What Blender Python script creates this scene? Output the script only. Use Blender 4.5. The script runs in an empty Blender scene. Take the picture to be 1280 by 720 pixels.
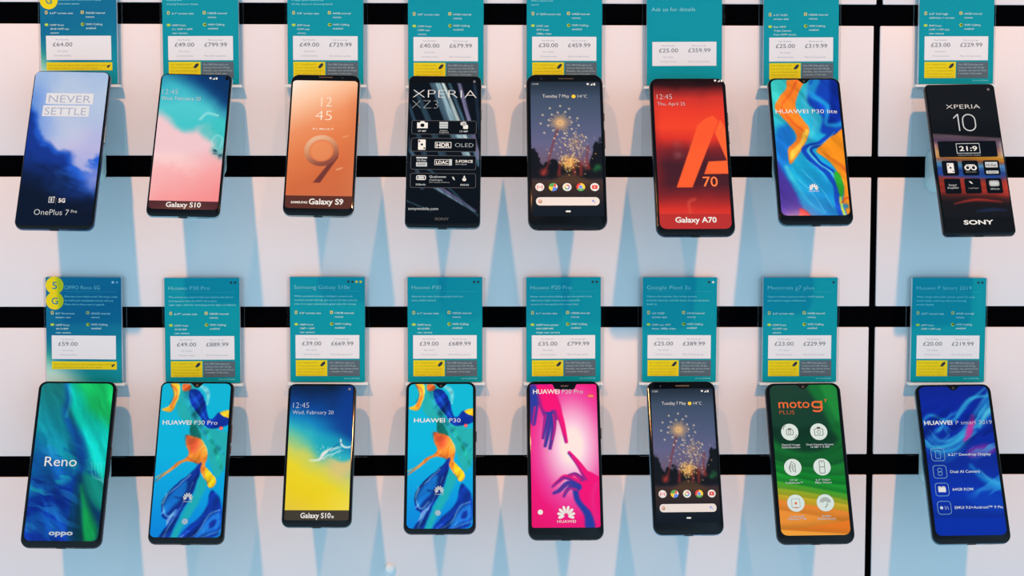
import bpy, math
import numpy as np
from mathutils import Matrix, Vector
S = bpy.context.scene
COL = S.collection
PI = math.pi

# ------------------------------------------------------------------ camera, light, exposure
cam_d = bpy.data.cameras.new('camera'); cam = bpy.data.objects.new('camera', cam_d); COL.objects.link(cam)
cam_d.sensor_width = 36; cam_d.lens = 54; cam_d.clip_start = .05
YAW, PITCH, ROLL = .01920579, -.06813182, .00085819
cy_, sy_, cp_, sp_ = math.cos(YAW), math.sin(YAW), math.cos(PITCH), math.sin(PITCH)
FW = Vector((sy_*cp_, cy_*cp_, sp_)); RT = Vector((cy_, -sy_, 0)); UP = RT.cross(FW)
RT, UP = RT*math.cos(ROLL)+UP*math.sin(ROLL), UP*math.cos(ROLL)-RT*math.sin(ROLL)
M = Matrix((RT, UP, -FW)).transposed().to_4x4(); M.translation = Vector((0, -1.5, -.17340774))
cam.matrix_world = M
S.camera = cam
S.view_settings.view_transform = 'Standard'; S.view_settings.look = 'None'
S.view_settings.exposure = 0; S.view_settings.gamma = 1; S.view_settings.use_curve_mapping = False

LAMP_POWER = 186
LAMP_COL = (1.0, .42, .15)
def spot(name, loc, aim, power):
    d = bpy.data.lights.new(name, 'SPOT'); o = bpy.data.objects.new(name, d); COL.objects.link(o)
    d.energy = power; d.color = LAMP_COL; d.shadow_soft_size = .045
    d.spot_size = math.radians(38); d.spot_blend = 1.0
    o.location = loc
    o.rotation_euler = (Vector(aim)-Vector(loc)).to_track_quat('-Z', 'Y').to_euler()
spot('track_spotlight', (-.74, -1.72, 1.57), (-.50, 0, -.22), LAMP_POWER)
spot('track_spotlight', (.78, -1.72, 1.57), (.54, 0, -.22), LAMP_POWER*1.0)

wd = bpy.data.worlds.new('shop'); S.world = wd; wd.use_nodes = True
nt = wd.node_tree; nt.nodes.clear()
tc = nt.nodes.new('ShaderNodeTexCoord'); sx = nt.nodes.new('ShaderNodeSeparateXYZ'); rp = nt.nodes.new('ShaderNodeValToRGB')
bg = nt.nodes.new('ShaderNodeBackground'); wo = nt.nodes.new('ShaderNodeOutputWorld')
mr = nt.nodes.new('ShaderNodeMapRange'); mr.inputs[1].default_value = -1; mr.inputs[2].default_value = 1
nt.links.new(tc.outputs['Generated'], sx.inputs[0]); nt.links.new(sx.outputs[2], mr.inputs[0])
nt.links.new(mr.outputs[0], rp.inputs[0]); nt.links.new(rp.outputs[0], bg.inputs[0]); nt.links.new(bg.outputs[0], wo.inputs[0])
cr = rp.color_ramp
cr.elements[0].position = 0; cr.elements[0].color = (.25, .42, .52, 1)
cr.elements[1].position = 1; cr.elements[1].color = (.10, .14, .18, 1)
for p, c in ((.3, (.36, .60, .76, 1)), (.62, (.40, .66, .84, 1)), (.78, (.12, .20, .27, 1))):
    e = cr.elements.new(p); e.color = c
bg.inputs[1].default_value = 1.25

# ------------------------------------------------------------------ materials
def lin(c):
    c = np.asarray(c, float); c = c/255 if c.max() > 1 else c
    return np.where(c <= .04045, c/12.92, ((c+.055)/1.055)**2.4)
INK = np.array([.98, .78, .80])
def ink(c): return np.clip(lin(c)/INK, 0, .95)
_m = {}
def mat(name, c, rough=.4, metal=0, spec=.5, coat=0, noise=0, raw=False):
    if name in _m: return _m[name]
    m = bpy.data.materials.new(name); m.use_nodes = True; _m[name] = m
    b = m.node_tree.nodes['Principled BSDF']; N = m.node_tree.nodes; L = m.node_tree.links
    rgb = tuple(lin(c)) if raw else tuple(ink(c))
    b.inputs['Base Color'].default_value = (*rgb, 1); b.inputs['Roughness'].default_value = rough
    b.inputs['Metallic'].default_value = metal; b.inputs['Specular IOR Level'].default_value = spec
    b.inputs['Coat Weight'].default_value = coat; b.inputs['Coat Roughness'].default_value = .05
    if noise:
        t = N.new('ShaderNodeTexCoord'); n = N.new('ShaderNodeTexNoise'); n.inputs['Scale'].default_value = 60
        r = N.new('ShaderNodeMapRange'); r.inputs[3].default_value = rough-noise; r.inputs[4].default_value = rough+noise
        L.new(t.outputs['Object'], n.inputs['Vector']); L.new(n.outputs[0], r.inputs[0]); L.new(r.outputs[0], b.inputs['Roughness'])
    return m
def art_mat(name, rough=.22, spec=.3):
    if name in _m: return _m[name]
    m = bpy.data.materials.new(name); m.use_nodes = True; _m[name] = m
    b = m.node_tree.nodes['Principled BSDF']
    a = m.node_tree.nodes.new('ShaderNodeAttribute'); a.attribute_name = 'print'
    m.node_tree.links.new(a.outputs['Color'], b.inputs['Base Color'])
    b.inputs['Roughness'].default_value = rough; b.inputs['Specular IOR Level'].default_value = spec
    return m
def clear_mat(name, tint, gloss, body=(.8, .9, .95), rough=.1):
    m = bpy.data.materials.new(name); m.use_nodes = True; _m[name] = m
    N = m.node_tree.nodes; L = m.node_tree.links; N.clear()
    t = N.new('ShaderNodeBsdfTransparent'); t.inputs[0].default_value = (*tint, 1)
    g = N.new('ShaderNodeBsdfPrincipled'); g.inputs['Base Color'].default_value = (*body, 1); g.inputs['Roughness'].default_value = rough
    x = N.new('ShaderNodeMixShader'); x.inputs[0].default_value = gloss; o = N.new('ShaderNodeOutputMaterial')
    L.new(t.outputs[0], x.inputs[1]); L.new(g.outputs[0], x.inputs[2]); L.new(x.outputs[0], o.inputs[0])
    return m
WHITE = mat('white_laminate', (.86, .85, .84), .45, noise=.06)
_m['white_laminate'].node_tree.nodes['Principled BSDF'].inputs['Base Color'].default_value = (.86, .84, .85, 1)
BLACKM = mat('matt_black', (4, 4, 6), .9, spec=.0, raw=True)
CLEAR = clear_mat('clear_acrylic', (.99, .995, .997), .014, (.02, .02, .02), .06)
EDGE = clear_mat('acrylic_cut_edge', (.93, .96, .98), .22)
RIM = clear_mat('acrylic_rim_painted_light', (.95, .97, .98), .95, (.90, .94, .97))  # near-opaque pale colour stands in for light carried through the acrylic to its rim
FROST = mat('frosted_plastic', (214, 214, 216), .35)
GLASS = mat('black_front_glass', (7, 9, 13), .06, spec=.3, raw=True)
INKW = mat('white_print', (230, 228, 246), .4, spec=.1)
CARDT = art_mat('card_print', .5, .1)
SCREEN = art_mat('screen_print', .03, .2)

# ------------------------------------------------------------------ mesh helpers
class MB:
    def __init__(s): s.v = []; s.f = []; s.m = []
    def add(s, v, f, mi=0):
        o = len(s.v); s.v += [tuple(map(float, p)) for p in v]; s.f += [tuple(i+o for i in q) for q in f]; s.m += [mi]*len(f); return s
    def prism(s, pts, z0, z1, mi=0, side=None):
        n = len(pts); side = mi if side is None else side
        s.add([(x, y, z0) for x, y in pts]+[(x, y, z1) for x, y in pts], [tuple(range(n-1, -1, -1)), tuple(range(n, 2*n))], mi)
        s.add([(x, y, z0) for x, y in pts]+[(x, y, z1) for x, y in pts], [(i, (i+1) % n, n+(i+1) % n, n+i) for i in range(n)], side); return s
    def loft(s, rings, cap=True, mi=0):
        n = len(rings[0]); v = [p for r in rings for p in r]; f = []
        for k in range(len(rings)-1):
            f += [(k*n+i, k*n+(i+1) % n, (k+1)*n+(i+1) % n, (k+1)*n+i) for i in range(n)]
        if cap: f += [tuple(range(n-1, -1, -1)), tuple(range((len(rings)-1)*n, len(rings)*n))]
        return s.add(v, f, mi)
    def obj(s, name, mats, parent=None, smooth=None):
        me = bpy.data.meshes.new(name); me.from_pydata(s.v, [], s.f)
        for m in (mats if isinstance(mats, (list, tuple)) else [mats]): me.materials.append(m)
        if any(s.m): me.polygons.foreach_set('material_index', s.m)
        o = bpy.data.objects.new(name, me); COL.objects.link(o)
        if parent: o.parent = parent
        if smooth:
            me.polygons.foreach_set('use_smooth', [True]*len(me.polygons))
            me.set_sharp_from_angle(angle=math.radians(smooth))
        me.update(); return o
def rr(cx, cy, w, h, r, n=6):
    r = min(r, w/2-1e-6, h/2-1e-6); P = []
    for qx, qy, a0 in ((1, 1, 0), (-1, 1, 90), (-1, -1, 180), (1, -1, 270)):
        for i in range(n+1):
            a = math.radians(a0+90*i/n); P.append((cx+qx*(w/2-r)+r*math.cos(a), cy+qy*(h/2-r)+r*math.sin(a)))
    return P
def circ(cx, cy, r, n=24): return [(cx+r*math.cos(2*PI*i/n), cy+r*math.sin(2*PI*i/n)) for i in range(n)]
def box(x0, x1, y0, y1): return [(x0, y0), (x1, y0), (x1, y1), (x0, y1)]
def thick(pts, w):
    """open polyline to a closed outline of width w"""
    L, R = [], []
    for i, (x, y) in enumerate(pts):
        a = pts[max(i-1, 0)]; b = pts[min(i+1, len(pts)-1)]; d = math.hypot(b[0]-a[0], b[1]-a[1]) or 1
        nx, ny = -(b[1]-a[1])/d*w/2, (b[0]-a[0])/d*w/2
        L.append((x+nx, y+ny)); R.append((x-nx, y-ny))
    return R+L[::-1]
def tag(o, label, cat, group=None, kind=None):
    o['label'] = label; o['category'] = cat
    if group: o['group'] = group
    if kind: o['kind'] = kind
    return o
def empty(name, mw):
    o = bpy.data.objects.new(name, None); COL.objects.link(o); o.matrix_world = mw; o.empty_display_size = .01; return o
# lettering: outlines of the built-in font, laid flat and scaled into place
_tc = {}
_fc = bpy.data.curves.new('lettering_source', 'FONT'); _fo = bpy.data.objects.new('lettering_source', _fc); COL.objects.link(_fo)
_fc.resolution_u = 3
def glyphs(s, off, sp):
    k = (s, off, sp)
    if k not in _tc:
        _fc.body = s; _fc.offset = off; _fc.space_character = sp
        bpy.context.view_layer.update()
        e = _fo.evaluated_get(bpy.context.evaluated_depsgraph_get()); me = e.to_mesh()
        v = np.array([tuple(p.co) for p in me.vertices]).reshape(-1, 3)[:, :2]; f = [tuple(p.vertices) for p in me.polygons]
        e.to_mesh_clear(); _tc[k] = (v, f)
    return _tc[k]
CAPH = np.ptp(glyphs('H', 0, 1)[0][:, 1])
def text(mb, s, x0, x1, yb, cap, z, al='fit', off=0., sp=1., mi=0):
    """cap height `cap`, baseline yb; fitted between x0 and x1, or natural width placed at x0 ('l','c','r')"""
    v, f = glyphs(s, off, sp)
    if not len(v): return
    k = cap/CAPH; a, b = v[:, 0].min(), v[:, 0].max(); kx = k
    if al == 'fit': kx = (x1-x0)/(b-a); ox = x0-a*kx
    elif al == 'l': ox = x0-a*k
    elif al == 'c': ox = x0-(a+b)/2*k
    else: ox = x0-b*k
    mb.add([(ox+p[0]*kx, yb+p[1]*k, z) for p in v], f, mi)

# ------------------------------------------------------------------ wall
P_, H_, GX, GW = .14697722, .02062488, .38362208, .0064
MWALL = Matrix.Rotation(PI/2, 4, 'X')          # local xy -> wall xz, local +z -> out of the wall
b = MB().prism(box(-1.1, 1.1, -.80, .30), -.022, -.012); o = b.obj('wall_back', BLACKM); o.matrix_world = MWALL; tag(o, 'black backing board behind the white wall panels', 'wall', kind='structure')
names = {-2: 'topmost band out of frame', -1: 'topmost sliver', 0: 'upper band behind the upper row of phones', 1: 'middle band below the upper row of phones', 2: 'band behind the lower row of phones', 3: 'lowest band under the lower row of phones', 4: 'band below the frame'}
def panel(x0, x1, z0, z1, lab):
    e = .0006
    cx, cz, w, h = (x0+x1)/2, (z0+z1)/2, x1-x0, z1-z0
    b = MB().loft([[(x, y, z) for x, y in rr(cx, cz, w-2*i, h-2*i, .0008, 2)] for i, z in ((0, -.0118), (0, -e), (e*.3, -e*.3), (e, 0))])
    o = b.obj('wall_panel', WHITE, smooth=40); o.matrix_world = MWALL; tag(o, lab, 'wall panel', 'white panels of the display wall', 'structure')
for k in range(-2, 5):
    z1 = -k*P_-H_; z0 = -(k+1)*P_
    sh = .0022 if k == -1 else 0
    if k > -2:
        panel(-1.1, GX+sh-GW/2, z0, z1, 'white wall panel left of the vertical gap, '+names[k])
        panel(GX+sh+GW/2, 1.1, z0, z1, 'white wall panel right of the vertical gap, '+names[k])
for k in range(0, 5):
    b = MB().prism(box(-1.1, 1.1, -k*P_-H_-.002, -k*P_+.002), -.0118, -.0015)
    o = b.obj('trim_%d' % (k+1), BLACKM); o.matrix_world = MWALL
    tag(o, ['black horizontal slot along the very top edge, above the upper phones', 'black horizontal slot behind the middle of the upper phones', 'black horizontal slot behind the lower row of cards', 'black horizontal slot behind the middle of the lower phones', 'black horizontal slot below the lower phones'][k], 'slot', None, 'structure')

b = MB().prism(box(GX-GW/2-.001, GX+GW/2+.003, -.80, .30), -.0118, -.002)
o = b.obj('trim_6', BLACKM); o.matrix_world = MWALL; tag(o, 'black vertical gap between the left and right wall panels', 'slot', None, 'structure')

# ------------------------------------------------------------------ art tools (designs printed on the screens and cards)
def sm(a, b, t): t = np.clip((t-a)/(b-a), 0, 1); return t*t*(3-2*t)
_rs = np.random.RandomState(7); _tab = _rs.rand(8, 64, 64)
def vnoise(x, y, s=0):
    xi = np.floor(x).astype(int); yi = np.floor(y).astype(int); fx = x-xi; fy = y-yi
    fx = fx*fx*(3-2*fx); fy = fy*fy*(3-2*fy); t = _tab[s % 8]; g = lambda a, b: t[a % 64, b % 64]
    return (g(xi, yi)*(1-fx)+g(xi+1, yi)*fx)*(1-fy)+(g(xi, yi+1)*(1-fx)+g(xi+1, yi+1)*fx)*fy
def fbm(x, y, s=0, n=4): return sum(vnoise(x*2**i+13*i, y*2**i+7*i, s+i)*.5**i for i in range(n))/(2-.5**(n-1))-.5
def cat(P, closed=True, n=5):
    P = np.array(P, float); N = len(P); out = []
    for i in range(N if closed else N-1):
        g = (lambda j: P[j % N]) if closed else (lambda j: P[min(max(j, 0), N-1)])
        a, b_, c, d = g(i-1), g(i), g(i+1), g(i+2)
        for q in range(n):
            t = q/n; out.append(.5*((2*b_)+(-a+c)*t+(2*a-5*b_+4*c-d)*t*t+(-a+3*b_-3*c+d)*t**3))
    if not closed: out.append(P[-1])
    return np.array(out)
class Art:
    """x across 0..1, y down 0..1 over the face; masks work in width units"""
    def __init__(s, x, y, asp):
        s.x, s.y, s.a = x, y, asp; s.Y = y*asp; s.c = np.zeros(x.shape+(3,))
    def fill(s, c): s.c[:] = np.array(c)/255.
    def over(s, c, m):
        c = np.array(c, float)/255. if not (isinstance(c, np.ndarray) and c.shape == s.c.shape) else c
        m = np.clip(m, 0, 1)[..., None]; s.c = s.c*(1-m)+c*m
    def ramp(s, t, stops):
        return np.stack([np.interp(t, [q[0] for q in stops], [q[1][k]/255. for q in stops]) for k in range(3)], -1)
    def poly(s, P, soft=.012, smooth=True):
        P = np.array(P, float)*[1, s.a]
        if smooth: P = cat(P)
        d = np.full(s.x.shape, 9.); ins = np.zeros(s.x.shape, bool)
        for i in range(len(P)):
            (ax, ay), (bx, by) = P[i-1], P[i]; ex, ey = bx-ax, by-ay
            t = np.clip(((s.x-ax)*ex+(s.Y-ay)*ey)/(ex*ex+ey*ey+1e-12), 0, 1)
            d = np.minimum(d, (s.x-ax-t*ex)**2+(s.Y-ay-t*ey)**2)
            if abs(ey) > 1e-12: ins ^= ((ay > s.Y) != (by > s.Y)) & (s.x < ex*(s.Y-ay)/ey+ax)
        d = np.sqrt(d)*np.where(ins, -1, 1); return sm(soft, -soft, d)
    def stroke(s, P, R, soft=.012, smooth=True, closed=False):
        P = np.array(P, float)*[1, s.a]; R = np.broadcast_to(np.array(R, float), (len(P),))
        Q = np.c_[P, R]
        if smooth: Q = cat(Q, closed)
        m = np.zeros(s.x.shape)
        for i in range(len(Q)-(0 if closed else 1)):
            a, b_ = Q[i], Q[(i+1) % len(Q)]; ex, ey = b_[0]-a[0], b_[1]-a[1]
            t = np.clip(((s.x-a[0])*ex+(s.Y-a[1])*ey)/(ex*ex+ey*ey+1e-12), 0, 1)
            d = np.hypot(s.x-a[0]-t*ex, s.Y-a[1]-t*ey)-(a[2]+(b_[2]-a[2])*t)
            m = np.maximum(m, sm(soft, -soft, d))
        return m
    def warp(s, a, f, k=3):
        dx, dy = a*fbm(s.x*f, s.Y*f, k), a*fbm(s.x*f+21, s.Y*f+5, k+1); s.x = s.x+dx; s.y = s.y+dy/s.a; s.Y = s.y*s.a
    def grain(s, ang, fa, fc, amt, k=5):
        n = fbm(s.x*3, s.Y*3, k+1); u = s.x*math.cos(ang)+s.Y*math.sin(ang); v = -s.x*math.sin(ang)+s.Y*math.cos(ang)+.14*n
        t = fbm(u*fa, v*fc, k); s.c = np.clip(s.c*(1+amt*t[..., None]*2)+(np.clip(t-.12, 0, 1)*amt*.5)[..., None], 0, 1); return t
    def dot(s, x, y, r, soft=.01): return sm(r+soft, r-soft, np.hypot(s.x-x, s.Y-y*s.a))
def paint(me, rgb):
    a = me.color_attributes.new('print', 'FLOAT_COLOR', 'POINT')
    c = np.clip(rgb.reshape(-1, 3), 0, 1); l = np.where(c <= .04045, c/12.92, ((c+.055)/1.055)**2.4)/INK
    a.data.foreach_set('color', np.c_[np.clip(l, 0, .95), np.ones(len(l))].ravel().astype(np.float32))
def sheet(W, H, x0, x1, y0, y1, r, z, nx, ny):
    """grid mesh of a rounded rectangle given in face fractions; returns MB and the x, y arrays"""
    ys = np.linspace(y0, y1, ny); rw = r*W; hx = np.empty((ny, nx)); hy = np.repeat(ys[:, None], nx, 1)
    for j, y in enumerate(ys):
        d = min(y-y0, y1-y)*H; ins = (rw-math.sqrt(max(rw*rw-(rw-d)**2, 0)))/W if d < rw else 0
        hx[j] = np.linspace(x0+ins, x1-ins, nx)
    v = np.c_[(hx.ravel()-.5)*W, (.5-hy.ravel())*H, np.full(nx*ny, z)]
    f = [(j*nx+i, (j+1)*nx+i, (j+1)*nx+i+1, j*nx+i+1) for j in range(ny-1) for i in range(nx-1)]
    return MB().add(v, f), hx, hy

# ------------------------------------------------------------------ wallpapers
def art_clouds(A):
    x, y = A.x, A.y; n = fbm(x*2.2+3, A.Y*2.2, 1); n2 = fbm(x*5, A.Y*5+9, 2); n3 = fbm(x*3+A.Y*1.5, A.Y*7-x*3, 4)
    base = A.ramp(np.clip(y+.25*n+.06*(x-.5), 0, 1), [(0, (150, 178, 226)), (.14, (176, 192, 232)), (.35, (172, 186, 232)), (.5, (178, 176, 226)), (.65, (150, 160, 222)), (1, (70, 90, 170))])
    A.c[:] = base
    A.over((214, 206, 234), A.dot(.55, .42, .16, .22)*(.6+n*1.2))
    A.over((66, 120, 214), sm(.42, 0, x+.2*n)*sm(.02, .2, y)*.75)
    e = y-.31-.40*np.clip(x, 0, .55)-.36*np.clip(x-.55, 0, 1)+.30*n+.10*n2
    A.over((30, 82, 196), sm(-.05, .05, e)); A.over((18, 44, 128), sm(.03, .12, e+.1*n2)*.8)
    A.over((34, 92, 214), sm(.07, .0, abs(y-.655-.07*np.sin(x*4)+.2*n3))*sm(.1, .45, x)*(.5+1.2*n3+.3))
    A.over((120, 130, 214), sm(.7, 1., x+.25*n3)*sm(.60, .66, y)*sm(.83, .72, y)*.75)
    A.over((9, 16, 34), sm(.60, .82, y+.22*n-.10*(x-.5)+.1*n3))
    A.over((10, 17, 36), sm(.90, .97, y)*.6)
    A.over((12, 24, 52), sm(.5, .72, y-.25*x+.2*n2)*.55)
def art_reef(A):
    x, y = A.x, A.y; n = fbm(x*2.5, A.Y*2.5+2, 1); n2 = fbm(x*7, A.Y*7, 3)
    A.c[:] = A.ramp(np.clip(y+.15*n, 0, 1), [(0, (30, 110, 150)), (.12, (60, 176, 200)), (.25, (78, 196, 210)), (.4, (60, 190, 200)), (1, (60, 190, 195))])
    A.over((14, 66, 128), sm(.02, .30, x*.55-y*1.3+.16*n)); A.over((9, 44, 92), sm(.2, .5, x*.7-y*1.6+.12*n2)*.8)
    e = y-.25-.26*x-.10*np.sin(x*6)*x+.12*n
    A.over((236, 196, 208), sm(-.03, .06, e)*sm(1.02, .80, x+.32*abs(y-.52)/.2*.3+.14*n2+.12*n-sm(.5, .66, y)*.4))
    A.over((60, 190, 196), A.poly([(.62, .40), (.80, .34), (1, .36), (1, .60), (.90, .60), (.80, .55), (.84, .50), (.70, .46)], .06)*(.7+n2))
    A.over((244, 178, 184), sm(.52, .70, y+.10*n)); A.over((240, 132, 138), sm(.55, .95, y*.8+x*.25+.12*n-.02)*.9)
    A.over((250, 214, 216), sm(.10, .0, abs(y-.60-.1*x-.12*n2))*.5*sm(.9, .3, x))
    for k, r in enumerate((.10, .13)): A.over((170, 226, 230), A.stroke([(.60+k*.02, .33), (.70, .29-.01*k), (.85, .30)], .010, .02)*.6)
    A.over((170, 226, 230), A.stroke([(.80, .48), (.86, .44), (.94, .46), (.92, .52), (.84, .53)], .010, .02, closed=True)*.6)
    A.over((20, 50, 80), sm(.16, .26, n2)*A.poly([(.76, .40), (1, .36), (1, .56), (.84, .58)], .05)*.8)
    A.over((76, 36, 46), (y > .897)*1.)
def art_nine(A):
    x, y = A.x, A.y
    A.c[:] = A.ramp(np.clip(.25*x+y, 0, 1.2), [(.03, (250, 232, 224)), (.25, (244, 194, 164)), (.45, (230, 142, 100)), (.62, (220, 122, 76)), (.85, (204, 104, 64)), (1.1, (196, 104, 70))])
    A.over((206, 116, 76), sm(.75, 1.02, x)*.55*sm(.05, .3, y)); A.over((250, 236, 228), sm(.28, .0, x+y*1.1)*.7)
    d = np.hypot(x-.50, A.Y-.552*A.a); m = sm(.248, .238, d)*sm(.168, .178, d)
    g = A.ramp(np.clip((x-.25)*.5+(y-.43)*2.4, 0, 1), [(0, (244, 206, 180)), (.35, (206, 140, 104)), (.65, (140, 74, 62)), (1, (104, 50, 50))])
    A.over((238, 164, 120), sm(.17, .14, d)*.35)
    A.over((112, 54, 52), A.poly([(.745, .560), (.738, .60), (.505, .777), (.405, .777), (.62, .635), (.66, .60)], .008, False)); A.over(g, m)
    A.over((244, 200, 170), A.stroke([(.80, .455), (.86, .445)], .006, .02)*.5); A.over((250, 214, 190), A.stroke([(.73, .685), (.80, .672)], .008, .02)*.6)
    A.over((88, 46, 40), (y > .867)*1.)
def art_streaks(A):
    x, y = A.x, A.y; A.fill((9, 14, 24)); n = fbm(x*40-A.Y*15, x*1.5+A.Y*3, 2)
    def st(x0, y0, x1, y1, r0, r1, c, m=.9):
        A.over(c, A.stroke([(x0, y0), (x1, y1)], [r0, r1], .014, False)*m*(.92+.8*n))
    st(.38, .03, .82, .55, .035, .05, (150, 184, 204)); st(.45, .03, .86, .5, .02, .03, (206, 226, 236)); st(.30, .03, .66, .45, .03, .04, (84, 116, 142), .8)
    st(.54, .03, .98, .6, .02, .025, (74, 112, 140), .8); st(.68, .03, .97, .55, .025, .03, (134, 130, 176), .8); st(.12, .12, .5, .55, .03, .05, (52, 82, 104), .7)
    st(.02, .20, .30, .62, .02, .04, (48, 78, 104), .7); st(.0, .40, .22, .75, .02, .03, (70, 90, 120), .6); st(.9, .05, 1, .42, .02, .03, (40, 58, 84), .6)
    st(.02, .50, .98, .93, .02, .012, (66, 110, 138), .5); st(.30, .72, .92, .90, .022, .006, (112, 142, 170), .9); st(.44, .74, .94, .895, .02, .006, (120, 110, 160), .8); st(.0, .83, .35, .90, .012, .005, (70, 108, 130), .6)
    A.over((8, 12, 21), sm(.925, .95, y)); A.over((9, 12, 18), sm(.06, .045, y))
def art_fireworks(A):
    x, y = A.x, A.y; n = fbm(x*6, A.Y*6, 1); n2 = fbm(x*16, A.Y*16, 2)
    A.c[:] = A.ramp(y, [(0, (18, 24, 34)), (.07, (38, 50, 68)), (.16, (62, 76, 102)), (.32, (78, 88, 122)), (.46, (96, 96, 136)), (.56, (104, 90, 118)), (.68, (60, 48, 58)), (.72, (62, 44, 40)), (.80, (44, 36, 40)), (.87, (22, 27, 38)), (1, (15, 20, 30))])
    t = np.minimum(.60-.12*sm(.30, .02, x)-.02*np.sin(x*23), .60-.22*sm(.72, 1.02, x)-.03*np.sin(x*31))+.16*n2*.5+.05*n
    A.over((20, 22, 30), sm(-.012, .012, y-t)*sm(.705, .67, y+.03*n)); A.over((22, 23, 30), sm(.61, .64, y)*sm(.70, .67, y+.02*n2)*.8)
    for q in ([(.20, .655), (.26, .60), (.31, .50), (.40, .36)], [(.78, .62), (.76, .56), (.78, .48)], [(.40, .66), (.42, .58)], [(.60, .66), (.58, .58)], [(.68, .66), (.68, .58)]):
        A.over((130, 44, 46), A.stroke(q, [.022]+[.010]*(len(q)-1), .02)*.75)
    A.over((170, 56, 50), A.dot(.21, .645, .04, .05)*.7); A.over((150, 60, 50), A.dot(.70, .60, .05, .10)*.5)
    A.over((36, 110, 62), (A.dot(.90, .615, .03, .05)+A.dot(.86, .63, .02, .04))*(.8+n2)); A.over((84, 58, 44), A.poly([(.30, .71), (.45, .66), (.6, .66), (.8, .71), (.7, .72), (.3, .72)], .04)*.8)
    R = np.random.RandomState(3)
    A.over((150, 110, 90), A.dot(.43, .325, .05, .12)*.5)
    for k in range(26):
        a = 2*PI*k/26; L = R.uniform(.10, .17); A.over((226, 178, 124), A.stroke([(.43+.02*math.cos(a), .325+.02*math.sin(a)/A.a), (.43+L*math.cos(a), .325+L*math.sin(a)/A.a)], [.008, .003], .008, False)*.75)
    for k in range(22):
        a = 2*PI*k/11+.2*(k > 10)+R.uniform(-.1, .1); L = (.24 if k > 10 else .155)+R.uniform(-.015, .02)
        A.over((232, 208, 180), A.dot(.43+L*math.cos(a), .325+L*math.sin(a)/A.a, .011, .012)*.95)
    A.over((190, 130, 80), A.dot(.62, .455, .05, .12)*.4); A.over((230, 160, 80), A.dot(.535, .585, .06, .10)*.85)
    for k in range(150):
        cx, cy_, s = ((.62, .455, .10) if k % 2 else (.55, .545, .10))
        A.over((236, 210, 170) if k % 3 else (238, 180, 104), A.dot(R.normal(cx, s), cy_+R.normal(0, s)/A.a*1.05, R.uniform(.005, .009), .008)*.8)
    for k in range(60): A.over((244, 188, 100), A.dot(R.normal(.535, .05), .585+R.normal(0, .05)/A.a, .008, .008)*.9)
def art_red(A):
    x, y = A.x, A.y; n = fbm(x*3, A.Y*3, 1); n2 = fbm(x*8, A.Y*8, 2)
    A.c[:] = A.ramp(np.clip(y+.04*n, 0, 1), [(0, (22, 10, 14)), (.045, (46, 16, 20)), (.085, (130, 34, 36)), (.14, (200, 50, 44)), (.22, (226, 58, 42)), (.33, (236, 66, 42)), (.40, (214, 50, 40)), (.47, (120, 34, 42)), (.56, (66, 28, 40)), (.68, (70, 28, 40)), (.76, (130, 34, 40)), (.84, (206, 48, 42)), (.88, (214, 56, 48)), (1, (206, 58, 52))])
    A.over((140, 30, 36), sm(.2, .0, x+.2*n)*sm(.1, .3, y)*sm(.9, .6, y)*.5)
    A.over((160, 110, 112), (A.dot(.33, .43, .05, .07)+A.dot(.33, .50, .05, .06)+A.dot(.52, .44, .03, .05))*(.45+1.3*n2)*.6)
    A.over((224, 90, 70), A.stroke([(.44, .87), (.43, .80), (.50, .78)], .014, .03)*.6)
    A.over((255, 92, 48), A.poly([(.285, .705), (.485, .705), (.865, .285), (.80, .25), (.70, .27), (.60, .31)], .006, False)); A.over((240, 74, 46), A.poly([(.60, .31), (.70, .27), (.80, .25), (.865, .285), (.72, .44), (.50, .46)], .08, False)*.35)
    A.over((255, 98, 50), A.poly([(.895, .275), (.815, .36), (.945, .537), (.71, .543), (.645, .622), (.99, .620), (.99, .37)], .006, False))
    A.over((178, 46, 48), (y > .868)*.9)
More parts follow.
